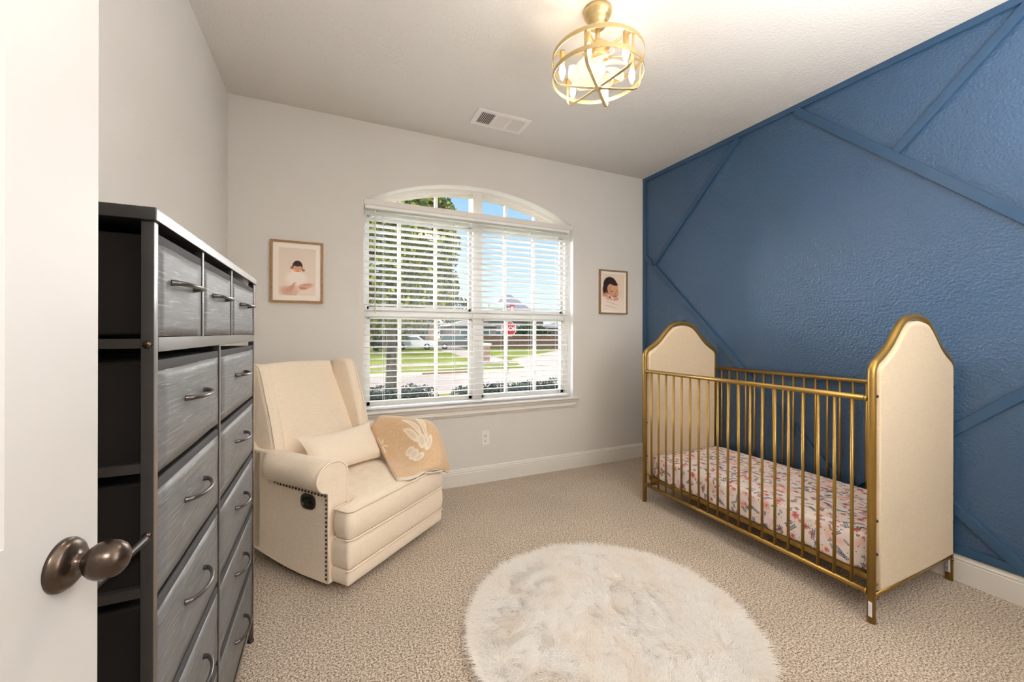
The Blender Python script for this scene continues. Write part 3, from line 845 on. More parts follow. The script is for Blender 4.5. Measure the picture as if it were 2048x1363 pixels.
# T-shaped layers of the front: outline in plan
def t_outline(x0, x1, y_front, y_step, xi0, xi1, y_back, rc=.028, n=5, bow=.0):
    pts = []
    def arc(cx, cy, a0, a1, r):
        for k in range(n + 1):
            a_ = a0 + (a1 - a0) * k / n; pts.append((cx + r * math.cos(a_), cy + r * math.sin(a_)))
    arc(x0 + rc, y_front + rc, math.pi, 1.5 * math.pi, rc)
    for k in range(1, 8):
        t = k / 8; pts.append((x0 + rc + (x1 - x0 - 2 * rc) * t, y_front - bow * math.sin(math.pi * t)))
    arc(x1 - rc, y_front + rc, -.5 * math.pi, 0, rc)
    arc(x1 - rc * .5, y_step - rc * .5, 0, .5 * math.pi, rc * .5)
    if y_back > y_step:
        pts.append((xi1, y_step)); pts.append((xi1, y_back)); pts.append((xi0, y_back)); pts.append((xi0, y_step))
    arc(x0 + rc * .5, y_step - rc * .5, .5 * math.pi, math.pi, rc * .5)
    return pts


def layer(name, outl, z0, z1, m, puff=.006, crown=0.0, pipe=None, cx=.371, cy=.3):
    """soft slab from outline with rounded top and bottom edges"""
    bm = bmesh.new(); c = Vector((sum(p[0] for p in outl) / len(outl), sum(p[1] for p in outl) / len(outl)))
    def ring(inset, z):
        r = []
        N = len(outl)
        for i, p in enumerate(outl):
            a_ = Vector(outl[i - 1]); b_ = Vector(outl[(i + 1) % N]); t = (b_ - a_).normalized(); nrm = Vector((t.y, -t.x))
            r.append(bm.verts.new((p[0] - nrm.x * inset, p[1] - nrm.y * inset, z)))
        return r
    h = z1 - z0; rs = []
    for f, ins in ((0, .014), (.04, .006), (.12, .001), (.3, -puff * .7), (.5, -puff), (.7, -puff * .7), (.88, .001), (.96, .006), (1, .014)):
        rs.append(ring(ins, z0 + h * f))
    for A, B in zip(rs[:-1], rs[1:]):
        for i in range(len(A)): bm.faces.new((A[i], A[(i + 1) % len(A)], B[(i + 1) % len(A)], B[i]))
    bm.faces.new(rs[0][::-1])
    top = bm.faces.new(rs[-1])
    o = finish(bm, name, m, ch, True, smooth=True)
    return o


def pipe_loop(name, outl, z, r=.0045, parent=ch, keep=None):
    pts = [(p[0], p[1], z) for p in outl]
    if keep: pts = [p for p in pts if keep(p)]
    return tube(name, pts, r, M['linen'], parent, n=8, closed=keep is None, local=True)


body = box('body', (.03, .12, .10), (W - .03, .74, .27), M['linen'], **{'parent': ch, 'local': True})
o1 = t_outline(0, W, 0, .10, .1, .64, .10, rc=.012)
sk_ = layer('skirt_panel', t_outline(.001, W - .001, .004, .13, 0, 0, .13, rc=.012), .046, .122, M['linen'], puff=.002)
ft = layer('footrest_panel', t_outline(-.001, W + .001, -.002, .13, 0, 0, .13, rc=.016), .120, .258, M['linen'], puff=.004)
pipe_loop('piping', t_outline(-.001, W + .001, -.001, .13, 0, 0, .13, rc=.016)[:20], .121, .0042, ft, keep=lambda p: True)
# seat cushion: T plan with crowned top
ol = t_outline(0, W, -.004, .094, .088, W - .088, .64, rc=.030, bow=.004)
bm = bmesh.new(); NX, NY = 40, 34


def inside_d(x, y):
    """approx distance inside the T outline"""
    dfr = y + .004; d = min(x, W - x, dfr)
    if y > .094: d = min(d, max(min(x - .088, W - .088 - x), -1))
    else:
        if x < .088 or x > W - .088: d = min(d, .094 - y)
    return d


cush = layer('seat_cushion', ol, .256, .394, M['linen'], puff=.008)
# crowned top surface
tops = []
Gt = np.zeros((30, 26, 3)); xa, xb = .0, W
vs = []; fs = []; idx = {}
for i in range(31):
    for j in range(27):
        x = W * i / 30; y = -.004 + .644 * j / 26
        if y > .095 and not (.085 <= x <= W - .085): continue
        d = max(0, inside_d(x, y)); zc_ = .390 + .030 * min(1, d / .16) ** .5 * (1 if d > 0 else 0) + .004 * noise.noise(Vector((x * 6, y * 6, 2)))
        if d < .012: x = min(max(x, .010), W - .010); y = max(y, .006); zc_ = .3925
        idx[i, j] = len(vs); vs.append((x, y, zc_))
for i in range(30):
    for j in range(26):
        q = [(i, j), (i + 1, j), (i + 1, j + 1), (i, j + 1)]
        if all(k in idx for k in q): fs.append([idx[k] for k in q])
from_py('cushion_top', vs, fs, M['linen'], cush, local=True)
pk_ = [p for p in ol if p[1] < .09]
pipe_loop('piping', ol, .392, .0048, cush)
pipe_loop('piping', [p for p in ol], .259, .0045, cush, keep=lambda p: p[1] < .097)


# arms: lofted keyhole section
def arm_profile(s, zb_, top=.609, side=1, xin=.094):
    cx, cz, r = .008, top - .072, .088
    P = [(xin, zb_ + .0), (xin + .001, .30), (xin + .001, .44)]
    for k in range(0, 17):
        a_ = math.radians(-8 + k * (226 + 8) / 16); P.append((cx + r * math.cos(a_), cz + .072 * math.sin(a_)))
    P += [(-.026, cz - .072 * .88), (-.017, cz - .072 * 1.02), (-.016, .40), (-.016, .25), (-.016, zb_)]
    out = []
    for x, z in P:
        if x < -.016: x = -.016 + (x + .016) * s
        out.append((x, z))
    return out


def zbot(y): return .044 + max(0, (y - .26)) ** 1.6 * .22 if y > .26 else .044 + (.26 - y) * .05 * 0


for side in (0, 1):
    bm = bmesh.new(); rings = []
    ysl = [.112, .116, .20, .30, .40, .47, .515, .545, .565, .60, .66, .74]
    for y in ysl:
        s = 1 if y < .47 else max(0, math.cos(min(1, (y - .47) / .10) * math.pi / 2)) ** .7
        if y >= .565: s = 0
        pr = arm_profile(s, zbot(y) if y > .112 else .044)
        if y == .112: pr = [(x * .97 + .001, z - .002 if z > .3 else z) for x, z in pr]
        rings.append([bm.verts.new(((x if side == 0 else W - x), y, z)) for x, z in pr])
    for A, B in zip(rings[:-1], rings[1:]):
        for k in range(len(A)): bm.faces.new((A[k], A[(k + 1) % len(A)], B[(k + 1) % len(A)], B[k]))
    bm.faces.new(rings[0]); bm.faces.new(rings[-1][::-1])
    arm = finish(bm, 'arm', M['linen'], ch, True, smooth=True)
    md = arm.modifiers.new('e', 'EDGE_SPLIT'); md.split_angle = math.radians(50)
    pts = [((x if side == 0 else W - x), .112, z) for x, z in arm_profile(1, .05)]
    tube('piping', pts, .0048, M['linen'], arm, n=8, local=True)
    if side == 0:
        nl = []
        for k in range(19):
            y = .130 + (.535 - .130) * k / 18; nl.append((-.0180, y, .452 + .008 * (k / 18) + (.030 * max(0, (y - .47) / .065) ** 2)))
        for k in range(19): nl.append((-.0175, .124, .434 - .0204 * k))
        bm = bmesh.new(); add_lathe(bm, [(.0062, 0), (.0055, .0025), (.003, .0042), (0, .0048)], 8, Matrix.Rotation(math.radians(-90), 4, 'Y'))
        nh = finish(bm, 'nailhead', M['nail'], arm, True, smooth=True); nh.location = nl[0]
        copies(nh, nl[1:])
        # recline handle recess
        hh = bmesh.new()
        N = 28
        def rrect(w2, h2, r, sk=.0):
            P = []
            for cxs, czs, a0 in ((1, 1, 0), (-1, 1, 90), (-1, -1, 180), (1, -1, 270)):
                for k in range(7):
                    a_ = math.radians(a0 + 15 * k); P.append((cxs * (w2 - r) + r * math.cos(a_), czs * (h2 - r) + r * math.sin(a_)))
            return P
        yc, zc = .246, .408
        def ring_at(w2, h2, r, x): return [hh.verts.new((x, yc + p[0], zc + p[1])) for p in rrect(w2, h2, r)]
        A = ring_at(.050, .036, .030, -.016); B = ring_at(.049, .035, .029, -.022); Cc = ring_at(.041, .027, .022, -.023); D = ring_at(.038, .024, .020, -.017)
        for p, q_ in ((A, B), (B, Cc), (Cc, D)):
            for k in range(len(p)): hh.faces.new((p[k], p[(k + 1) % len(p)], q_[(k + 1) % len(p)], q_[k]))
        hh.faces.new(D)
        hd = finish(hh, 'recline_latch', M['black'], arm, True, smooth=False)
        box('latch_paddle', (-.0245, .232, .398), (-.018, .272, .424), M['bronzed'], hd, bevel=.004, local=True)
        box('latch_stem', (-.0225, .214, .392), (-.018, .236, .404), M['bronzed'], hd, bevel=.002, local=True)
# swivel base
lathe('swivel_base', [(0, 0), (.24, 0), (.245, .010), (.24, .022), (.20, .030), (.09, .036), (.09, .10), (0, .10)], M['black'], (.371, .40, 0), ch, n=40, local=True)

# backrest
x0, x1 = .080, .612
nu, nv = 14, 18; sec = []
G = np.zeros((nu, nv, 3))
for i in range(nu):
    for j in range(nv):
        u, v = i / (nu - 1), j / (nv - 1)
        z = .36 + (1.012 - .36) * v; y = .575 + .50 * (z - .50)
        y -= .030 * (math.sin(math.pi * u) ** .6) * math.sin(math.pi * min(1, v * 1.02)) ** .6
        zz = z + .012 * math.sin(math.pi * u) * v
        G[i, j] = (x0 + (x1 - x0) * u, y, zz)
back_top = []
vs = G.reshape(-1, 3).tolist(); fs = grid_mesh(G)[1]
# wrap over the top to the rear
base = len(vs)
for row, (dy, dz) in enumerate(((.010, .012), (.020, .016), (.028, .010), (.034, -.01), (.030, -.20), (-.05, -.62))):
    for i in range(nu):
        u = i / (nu - 1); t = G[i, nv - 1]; vs.append((t[0], t[1] + dy, t[2] + dz))
prev = [i * nv + nv - 1 for i in range(nu)]
for row in range(6):
    cur = [base + row * nu + i for i in range(nu)]
    for i in range(nu - 1): fs.append((prev[i], prev[i + 1], cur[i + 1], cur[i]))
    prev = cur
from_py('backrest', vs, fs, M['linen'], ch, local=True)

# wings
for side in (0, 1):
    xo, xi_ = (.010, .088) if side == 0 else (.678, .604)
    out = spline([(.548, .585), (.562, .66), (.595, .78), (.636, .90), (.664, .985), (.676, 1.018), (.700, 1.036), (.735, 1.040), (.785, 1.036), (.812, 1.02), (.814, .98), (.812, .80), (.80, .55), (.77, .38), (.74, .36), (.62, .38), (.56, .46)], 4, closed=True)
    bm = bmesh.new(); N = len(out); cxm = (xo + xi_) / 2; rings = []
    cy_, cz_ = .76, .75
    prof = [(xo, .016), (xo + (xi_ - xo) * .10, .003), (xo + (xi_ - xo) * .22, -.002), (xo + (xi_ - xo) * .5, -.006), (xo + (xi_ - xo) * .80, .0), (xo + (xi_ - xo) * .93, .006), (xi_, .018)]
    for x, ins in prof:
        r = []
        for i, (y, z) in enumerate(out):
            a_ = Vector(out[i - 1]); b_ = Vector(out[(i + 1) % N]); t = (b_ - a_).normalized(); nr = Vector((-t.y, t.x))
            if (nr.x * (y - cy_) + nr.y * (z - cz_)) < 0: nr = -nr
            r.append(bm.verts.new((x, y - nr.x * ins, z - nr.y * ins)))
        rings.append(r)
    for A, B in zip(rings[:-1], rings[1:]):
        for k in range(N): bm.faces.new((A[k], A[(k + 1) % N], B[(k + 1) % N], B[k]))
    bm.faces.new(rings[0]); bm.faces.new(rings[-1][::-1])
    wg = finish(bm, 'wing', M['linen'], ch, True, smooth=True)
    px_ = xo + (xi_ - xo) * .16
    tube('piping', [(px_, y - (.004 if z < 1.0 else 0), z + (.002 if z > 1.0 else 0)) for y, z in out[:40]], .0045, M['linen'], wg, n=8, local=True)
# rear side panels joining arm and wing
for side in (0, 1):
    xo = -.016 if side == 0 else W + .016; xi_ = .05 if side == 0 else W - .05
    poly = [(.60, zbot(.60)), (.74, zbot(.74) + .02), (.745, .30), (.745, .58), (.72, .65), (.66, .61), (.60, .605)]
    prism('side_panel', poly, xo, xi_, 'x', M['linen'], ch, bevel=.012, local=True, seg=3)


def Wl(p):
    c, s = math.cos(TH_), math.sin(TH_); return (FX + c * p[0] - s * p[1], FY + s * p[0] + c * p[1], p[2])


# pillow (rests on the seat, leans on the back)
pil = empty('lumbar_pillow', Wl((.39, .50, .42)), TH_, label='small plain cream lumbar pillow lying on the armchair seat', cat='pillow')
nu, nv = 26, 16; VS = []; FS = []
for side in (1, -1):
    base = len(VS)
    for i in range(nu):
        for j in range(nv):
            u, v = i / (nu - 1) * 2 - 1, j / (nv - 1) * 2 - 1
            ex = max(0, (1 - abs(u) ** 3.0)) ** .62 * max(0, (1 - abs(v) ** 2.4)) ** .62
            pinch = 1 - .10 * (1 - abs(v) ** 2) * abs(u) ** 6; pz = 1 - .13 * (1 - abs(u) ** 2) * abs(v) ** 4 * .8
            th_ = .058 * ex * (1 + .10 * noise.noise(Vector((u * 2.3, v * 2, side)))) + .003 * noise.noise(Vector((u * 5, v * 5, 4)))
            VS.append((u * .262 * pinch, -side * th_ if side == 1 else th_ * .6, v * .122 * pz))
    for i in range(nu - 1):
        for j in range(nv - 1):
            a_ = base + i * nv + j; q_ = (a_, a_ + nv, a_ + nv + 1, a_ + 1); FS.append(q_ if side == 1 else q_[::-1])
ptilt = Matrix.Translation((-.012, -.055, .118)) @ Matrix.Rotation(math.radians(2.5), 4, 'Y') @ Matrix.Rotation(math.radians(-34), 4, 'X')
VS = [tuple(ptilt @ Vector(v)) for v in VS]
po = from_py('pillow_cover', VS, FS, M['pillow'], pil, local=True)

# blanket over the right arm
def motif_image():
    A = np.ones((512, 512, 3)) * np.array(c8(216, 184, 148))
    n_ = rng.random((64, 64)); A *= (1 + .06 * (np.kron(n_, np.ones((8, 8)))[..., None] - .5))
    A *= (1 + .08 * (rng.random((512, 512, 1)) - .5))
    cream = c8(238, 226, 208); tan = c8(216, 184, 148)
    def petal(cx, cy, rx, ry, rot):
        ellipse(A, cx, cy, rx, ry, cream, .08, rot); ellipse(A, cx, cy, rx * .55, ry * .62, tan, .2, rot, .35)
    # a spray of leaf and petal shapes
    for (cx, cy, rx, ry, ro) in ((.60, .36, .035, .12, .25), (.50, .40, .038, .10, -.15), (.72, .40, .045, .11, .75), (.66, .46, .03, .10, .5), (.40, .50, .055, .04, .3), (.42, .56, .06, .045, 0), (.46, .62, .07, .035, .1), (.64, .58, .09, .035, -.2), (.55, .52, .05, .06, .3)): petal(cx, cy, rx, ry, ro)
    for (cx, cy, rx, ry, ro) in ((.15, .16, .012, .05, .5), (.18, .19, .012, .045, 1.3), (.12, .26, .014, .05, .1), (.17, .24, .010, .04, 2.2)): ellipse(A, cx, cy, rx, ry, cream, .15, ro)
    return np_image('blanket_motif', A)


bk = empty('baby_blanket', Wl((.70, .25, .60)), TH_, label='tan knitted baby blanket with cream leaf motif draped over the chair arm', cat='blanket')
CP = np.array([
    [(.648, .50, .560), (.662, .50, .602), (.700, .50, .634), (.755, .50, .644), (.800, .49, .615), (.822, .48, .560), (.826, .48, .50)],
    [(.622, .40, .492), (.650, .37, .560), (.700, .36, .636), (.760, .36, .650), (.812, .36, .615), (.832, .36, .560), (.834, .36, .50)],
    [(.578, .32, .440), (.630, .25, .510), (.695, .21, .625), (.760, .20, .646), (.815, .20, .605), (.834, .20, .550), (.836, .20, .49)],
    [(.515, .24, .428), (.585, .17, .458), (.672, .10, .575), (.745, .095, .625), (.800, .095, .585), (.826, .10, .535), (.832, .11, .47)],
    [(.440, .15, .427), (.525, .08, .436), (.630, .03, .487), (.710, .03, .520), (.768, .03, .500), (.806, .04, .465), (.818, .06, .42)],
    [(.390, .08, .424), (.490, .015, .427), (.590, -.016, .430), (.672, -.020, .430), (.735, -.018, .415), (.780, -.006, .390), (.800, .02, .37)],
    [(.372, .05, .418), (.470, -.006, .412), (.575, -.022, .408), (.655, -.022, .400), (.722, -.020, .375), (.765, -.010, .350), (.785, .012, .345)]])


def bsmooth(CPs, n):
    R1 = np.array([spline([tuple(p) for p in row], n) for row in CPs])
    return np.array([spline([tuple(p) for p in R1[:, j]], n) for j in range(R1.shape[1])]).transpose(1, 0, 2)


Gb = bsmooth(CP, 6)
for i in range(Gb.shape[0]):
    for j in range(Gb.shape[1]):
        v = i / (Gb.shape[0] - 1); u = j / (Gb.shape[1] - 1)
        Gb[i, j, 2] += .006 * noise.noise(Vector((u * 5, v * 4, 1))) + .005 * math.sin(u * 9 + v * 5) * v * v
        Gb[i, j, 1] -= .010 * math.sin(u * 16) * max(0, v - .7) / .3
vs, fs = grid_mesh(Gb)
M['blanket'] = img_mat('knitted_blanket', motif_image(), .95, bump=(260, .6, .003), spec=.1, sheen=.3)
M['binding'] = fabric('cream_knit', (.80, .72, .60), 300, .06, .6)
bo = from_py('knit_cloth', vs, fs, M['blanket'], bk, local=False) if False else None
me = bpy.data.meshes.new('knit_cloth')
tr_ = lambda p: tuple(Vector((p[0] - .70, p[1] - .25, p[2] - .60)))
me.from_pydata([tr_(v) for v in vs], [], fs); me.update(); me.materials.append(M['blanket']); me.materials.append(M['binding'])
uv = me.uv_layers.new(name='UVMap'); nvb = Gb.shape[1]; nub = Gb.shape[0]
for l in me.loops:
    i, j = divmod(l.vertex_index, nvb); uv.data[l.index].uv = (.06 + 1.55 * j / (nvb - 1), 1 - (.02 + .95 * i / (nub - 1)))
bo = link('knit_cloth', me, bk, True, True); md = bo.modifiers.new('s', 'SOLIDIFY'); md.thickness = .012; md.offset = 1; md.material_offset = 1; md.material_offset_rim = 1
# hem: rolled cream edge plus a second folded layer showing beneath
hem = [Vector(tr_(p)) for p in Gb[-1]]
tube('hem_binding', [h + Vector((0, -.004, -.001)) for h in hem], .0062, M['binding'], bk, n=8, local=True)
inner = [Vector(tr_(p)) + Vector((.005, .004 + .010 * math.sin(k * .9), -.016 - .006 * math.sin(k * .55))) for k, p in enumerate(Gb[-1])]
tube('hem_fold', inner[3:], .0065, M['binding'], bk, n=8, local=True)

# ================================================================== CRIB
CXF, CXB, CYN, CYF = 2.086, 2.806, .908, 2.246
cb = empty('metal_crib', ((CXF + CXB) / 2, (CYN + CYF) / 2, 0), label='gold metal crib with arched upholstered ends against the blue wall', cat='crib')
half = [(0, .0), (0, .5), (0, .95), (.0, 1.045), (.004, 1.070), (.018, 1.092), (.040, 1.106), (.084, 1.131), (.138, 1.170), (.180, 1.212), (.224, 1.253), (.272, 1.283), (.360, 1.297)]
wd = CXB - CXF


def head_path():
    L = [(CXF + a_, z) for a_, z in half]; Rr = [(CXB - a_, z) for a_, z in half[:-1]][::-1]
    base = [L[2]] ; sp = spline([(x, z) for x, z in L[2:] + Rr[:-2]], 4)
    return [(CXF, 0.0)] + sp + [(CXB, 0.0)]


hp = head_path()
for yy, nm in ((CYN, 'near'), (CYF, 'far')):
    hf = tube('end_frame', [(x, yy, z) for x, z in hp], .0150, M['gold'], cb, n=16)
    tube('end_rail', [(CXF, yy, .112), (CXB, yy, .112)], .0105, M['gold'], cb, n=12)
    # padded panel
    ins = .019; pts = [p for p in hp if p[1] > .5]
    poly = []
    for i, (x, z) in enumerate(pts):
        a_ = Vector(pts[max(i - 1, 0)]); b_ = Vector(pts[min(i + 1, len(pts) - 1)]); t = (b_ - a_).normalized(); n_ = Vector((t.y, -t.x)); poly.append((x + n_.x * ins, z + n_.y * ins))
    poly = [(CXF + ins, .135)] + [(CXF + ins, .40)] + poly + [(CXB - ins, .40), (CXB - ins, .135), ((CXB + CXF) / 2 + .2, .131), ((CXB + CXF) / 2, .130), ((CXB + CXF) / 2 - .2, .131)]
    bm = bmesh.new(); prev = None; rings = []
    cx_, cz_ = (CXF + CXB) / 2, .6
    for dy, s in ((-.020, .035), (-.0215, .018), (-.018, .006), (-.008, 0), (.008, 0), (.018, .006), (.0215, .018), (.020, .035)):
        rings.append([bm.verts.new((x + (cx_ - x) * s, yy + dy, z + (cz_ - z) * s)) for x, z in poly])
    for A, B in zip(rings[:-1], rings[1:]):
        for k in range(len(A)): bm.faces.new((A[k], A[(k + 1) % len(A)], B[(k + 1) % len(A)], B[k]))
    bm.faces.new(rings[0]); bm.faces.new(rings[-1][::-1])
    finish(bm, 'upholstered_panel', M['headpad'], cb, smooth=True).modifiers.new('e', 'EDGE_SPLIT').split_angle = math.radians(60)
    sgn = -1 if nm == 'near' else 1
    # bolts
    if nm == 'near':
        for xx, dx in ((CXF, .012), (CXB, -.004)):
            for z in (.955, .43, .29, .165, .105):
                lathe('bolt', [(0, .005), (.003, .0048), (.0058, .002), (.006, -.002)], M['screw'] if z < .2 else M['bronzed'], (xx + dx, yy - .013, z), hf, n=12, mx=RX)
    else:
        for z in (.57, .33, .21): lathe('bolt', [(0, .005), (.004, .004), (.0055, 0)], M['screw'], (CXF + .012, yy - .012, z), hf, n=10, mx=RX)
rad = .0125
spn = None
for xx in (CXF, CXB):
    side = 'front' if xx == CXF else 'back'
    tr = tube('top_rail', [(xx, CYN + .014, .945), (xx, CYF - .014, .945)], rad, M['gold'], cb, n=14)
    br = tube('bottom_rail', [(xx, CYN + .014, .124), (xx, CYF - .014, .124)], rad * .95, M['gold'], cb, n=14)
    for z in (.945, .124):
        for y in (CYN + .018, CYF - .018):
            tube('rail_collar', [(xx, y - .004, z), (xx, y + .004, z)], .0142, M['gold'], cb, n=14)
    for k in range(1, 20):
        y = CYN + .0036 + .0667 * k
        if spn is None:
            bm = bmesh.new(); add_tube(bm, [(0, 0, .130), (0, 0, .940)], .0068, 10)
            spn = finish(bm, 'spindle', M['gold'], cb, True, smooth=True); spn.location = Vector((xx, y, 0)) - cb.location; sp0 = spn
        else:
            c = sp0.copy(); C.objects.link(c); c.parent = cb; c.location = Vector((xx, y, 0)) - cb.location
# mattress support frame
for xx in (CXF + .034, CXB - .034):
    box('support_rail', (xx - .010, CYN + .02, .160), (xx + .010, CYF - .02, .182), M['gold'], cb, bevel=.001, seg=1)
for y in (CYN + .03, CYF - .03): box('support_rail', (CXF + .03, y - .008, .160), (CXB - .03, y + .008, .182), M['gold'], cb)
for k in range(1, 9):
    y = CYN + (CYF - CYN) * k / 9; box('support_slat', (CXF + .03, y - .008, .166), (CXB - .03, y + .008, .178), M['black'], cb)
for k in range(1, 4):
    x = CXF + wd * k / 4; box('support_slat', (x - .004, CYN + .03, .160), (x + .004, CYF - .03, .168), M['black'], cb)
# brackets at the far front post
tube('bracket', [(CXF + .005, CYF - .012, .213), (CXF + .036, CYF - .03, .172)], .005, M['gold'], cb, n=6)
lb = box('label_sticker', (CXF - .0160, CYN - .009, .030), (CXF - .0148, CYN + .004, .092), M['paper'], cb)
lb2 = box('label_sticker', (CXB - .0165, CYN - .0085, .042), (CXB - .0150, CYN + .0085, .108), M['paper'], cb)
bm = bmesh.new(); z = .046
while z < .103:
    h_ = random.choice((.0012, .002, .0028)); add_box(bm, (CXB - .0172, CYN - .002, z), (CXB - .0164, CYN + .0075, z + h_)); z += h_ + random.choice((.0015, .0025))
finish(bm, 'barcode', M['ink'], lb2)

# mattress with floral sheet
def floral():
    Nn = 1536; A = np.ones((Nn, Nn, 3)) * np.array(c8(240, 228, 222)); r_ = np.random.default_rng(3)
    Y, X = np.mgrid[0:Nn, 0:Nn] / Nn

    def blob(cx, cy, rx, ry, rot, col, alpha=1, soft=.3):
        R0 = max(rx, ry) * 1.3
        for ox_ in (-1, 0, 1):
            for oy_ in (-1, 0, 1):
                x_, y_ = cx + ox_, cy + oy_
                i0, i1 = int((y_ - R0) * Nn), int((y_ + R0) * Nn) + 1; j0, j1 = int((x_ - R0) * Nn), int((x_ + R0) * Nn) + 1
                i0, j0 = max(i0, 0), max(j0, 0); i1, j1 = min(i1, Nn), min(j1, Nn)
                if i0 >= i1 or j0 >= j1: continue
                xx_, yy_ = X[i0:i1, j0:j1] - x_, Y[i0:i1, j0:j1] - y_
                c_, s_ = math.cos(rot), math.sin(rot); u = xx_ * c_ + yy_ * s_; v = -xx_ * s_ + yy_ * c_
                a_ = np.clip((1 - np.sqrt((u / rx) ** 2 + (v / ry) ** 2)) / soft, 0, 1)[..., None] * alpha
                A[i0:i1, j0:j1] = A[i0:i1, j0:j1] * (1 - a_) + np.array(col) * a_
    for _ in range(75): blob(*r_.random(2), r_.uniform(.03, .075), r_.uniform(.025, .05), r_.uniform(0, 3), r_.choice([c8(238, 190, 178), c8(244, 206, 180), c8(232, 196, 204), c8(240, 178, 165)]), .75, .8)
    for _ in range(70):   # rosettes
        cx, cy = r_.random(2); s = r_.uniform(.014, .030); base_ = r_.choice([c8(222, 122, 112), c8(236, 168, 158), c8(205, 92, 92), c8(226, 190, 204)])
        for k in range(6):
            t = k * 1.05 + r_.random() * .3; blob(cx + math.cos(t) * s * .6, cy + math.sin(t) * s * .6, s * .6, s * .42, t, base_, .7, .5)
        blob(cx, cy, s * .28, s * .28, 0, c8(150, 50, 62), .8, .4)
    for _ in range(200):  # leaf sprigs
        cx, cy = r_.random(2); dr_ = r_.uniform(0, 6.28); n_ = r_.integers(4, 8); s = r_.uniform(.006, .0115); col = r_.choice([c8(40, 62, 92), c8(58, 84, 110), c8(34, 46, 70), c8(86, 110, 118)])
        for k in range(n_):
            px, py = cx + math.cos(dr_) * s * 1.1 * k, cy + math.sin(dr_) * s * 1.1 * k
            for sg in (-1, 1):
                la = dr_ + sg * .7; blob(px + math.cos(la) * s, py + math.sin(la) * s, s, s * .34, la, col, .92, .35)
    for _ in range(260): blob(*r_.random(2), .0045, .0045, 0, r_.choice([c8(190, 60, 70), c8(214, 110, 96), c8(60, 80, 110)]), .9, .4)
    return np_image('floral_print', A)


mt = empty('crib_mattress', ((CXF + CXB) / 2, (CYN + CYF) / 2, .184), label='crib mattress in a white sheet with pink flowers and navy leaves', cat='mattress')
bm = bmesh.new(); mx0, mx1, my0, my1, mz0, mz1 = CXF + .030, CXB - .022, CYN + .030, CYF - .036, .184, .345
NXm, NYm, NZm = 12, 24, 5
r0 = .030


def mpt(x, y, z):
    # round-box projection
    cx2 = min(max(x, mx0 + r0), mx1 - r0); cy2 = min(max(y, my0 + r0), my1 - r0); cz2 = min(max(z, mz0 + r0 * .6), mz1 - r0)
    d = Vector((x - cx2, y - cy2, z - cz2)); rr_ = Vector((cx2, cy2, cz2))
    return (rr_ + d.normalized() * r0) if d.length > 1e-6 else Vector((x, y, z))


bmesh.ops.create_cube(bm, size=1)
bmesh.ops.subdivide_edges(bm, edges=bm.edges[:], cuts=15, use_grid_fill=True)
for v in bm.verts:
    fx_ = v.co.x + .5; fy_ = v.co.y + .5; fz_ = v.co.z + .5
    x, y, z = mx0 + (mx1 - mx0) * fx_, my0 + (my1 - my0) * fy_, mz0 + (mz1 - mz0) * fz_
    p = mpt(x, y, z)
    wob = .0025 * noise.noise(Vector((p.x * 9, p.y * 9, p.z * 9)))
    if fz_ < .1: wob += .003 * math.sin(p.y * 60)
    v.co = p + Vector((wob, wob, wob * .5))
mo_ = finish(bm, 'fitted_sheet', img_mat('floral_sheet', floral(), .85, bump=(120, .15, .003), spec=.15), mt, smooth=True)
uv = mo_.data.uv_layers.new(name='UVMap'); inv = mt.location
for p in mo_.data.polygons:
    n_ = p.normal
    for li in p.loop_indices:
        c_ = mo_.data.vertices[mo_.data.loops[li].vertex_index].co + inv; k_ = 1 / .62
        if abs(n_.z) > .62: uv.data[li].uv = (c_.x * k_, c_.y * k_)
        elif abs(n_.x) > abs(n_.y): uv.data[li].uv = ((mx0 + (c_.z - mz1)) * k_ if n_.x < 0 else (mx1 + mz1 - c_.z) * k_, c_.y * k_)
        else: uv.data[li].uv = (c_.x * k_, (my0 + c_.z - mz1) * k_)

# ================================================================== FUR RUG
RCX, RCY, RRAD = 1.062, 1.352, .568
rug = empty('shaggy_rug', (RCX, RCY, 0), label='round cream long pile faux fur rug on the carpet', cat='rug')
lathe('backing', [(0, .0), (RRAD, 0), (RRAD + .004, .006), (RRAD - .01, .012), (0, .012)], mat('rug_backing', (.88, .80, .68), .95), (RCX, RCY, 0), rug, n=72)
NH = 130000; K_ = 5
rr = np.sqrt(rng.random(NH)) * (RRAD + .004); tt = rng.random(NH) * 2 * math.pi
px = rr * np.cos(tt); py = rr * np.sin(tt)
# clumps: strands lean with a smooth random field, outward near the rim
cl = rng.random((900, 2)) * 2 * RRAD - RRAD; clang = rng.random(900) * 2 * math.pi; cllen = rng.uniform(.9, 1.12, 900)
gi = np.zeros(NH, int)
for s in range(0, NH, 5000):
    d2 = (px[s:s + 5000, None] - cl[None, :, 0]) ** 2 + (py[s:s + 5000, None] - cl[None, :, 1]) ** 2; gi[s:s + 5000] = d2.argmin(1)
field = np.sin(cl[:, 0] * 7 + 1) * 2 + np.cos(cl[:, 1] * 6) * 2 + cl[:, 0] * 3
cang = field * .8 + (clang - math.pi) * .55
edge = np.clip((rr / RRAD - .80) / .20, 0, 1)
ax_ = np.cos(cang[gi]) * (1 - edge) + np.cos(tt) * edge; ay_ = np.sin(cang[gi]) * (1 - edge) + np.sin(tt) * edge
ax_ += rng.normal(0, .45, NH); ay_ += rng.normal(0, .45, NH)
ln = .052 * cllen[gi] * rng.uniform(.75, 1.15, NH)
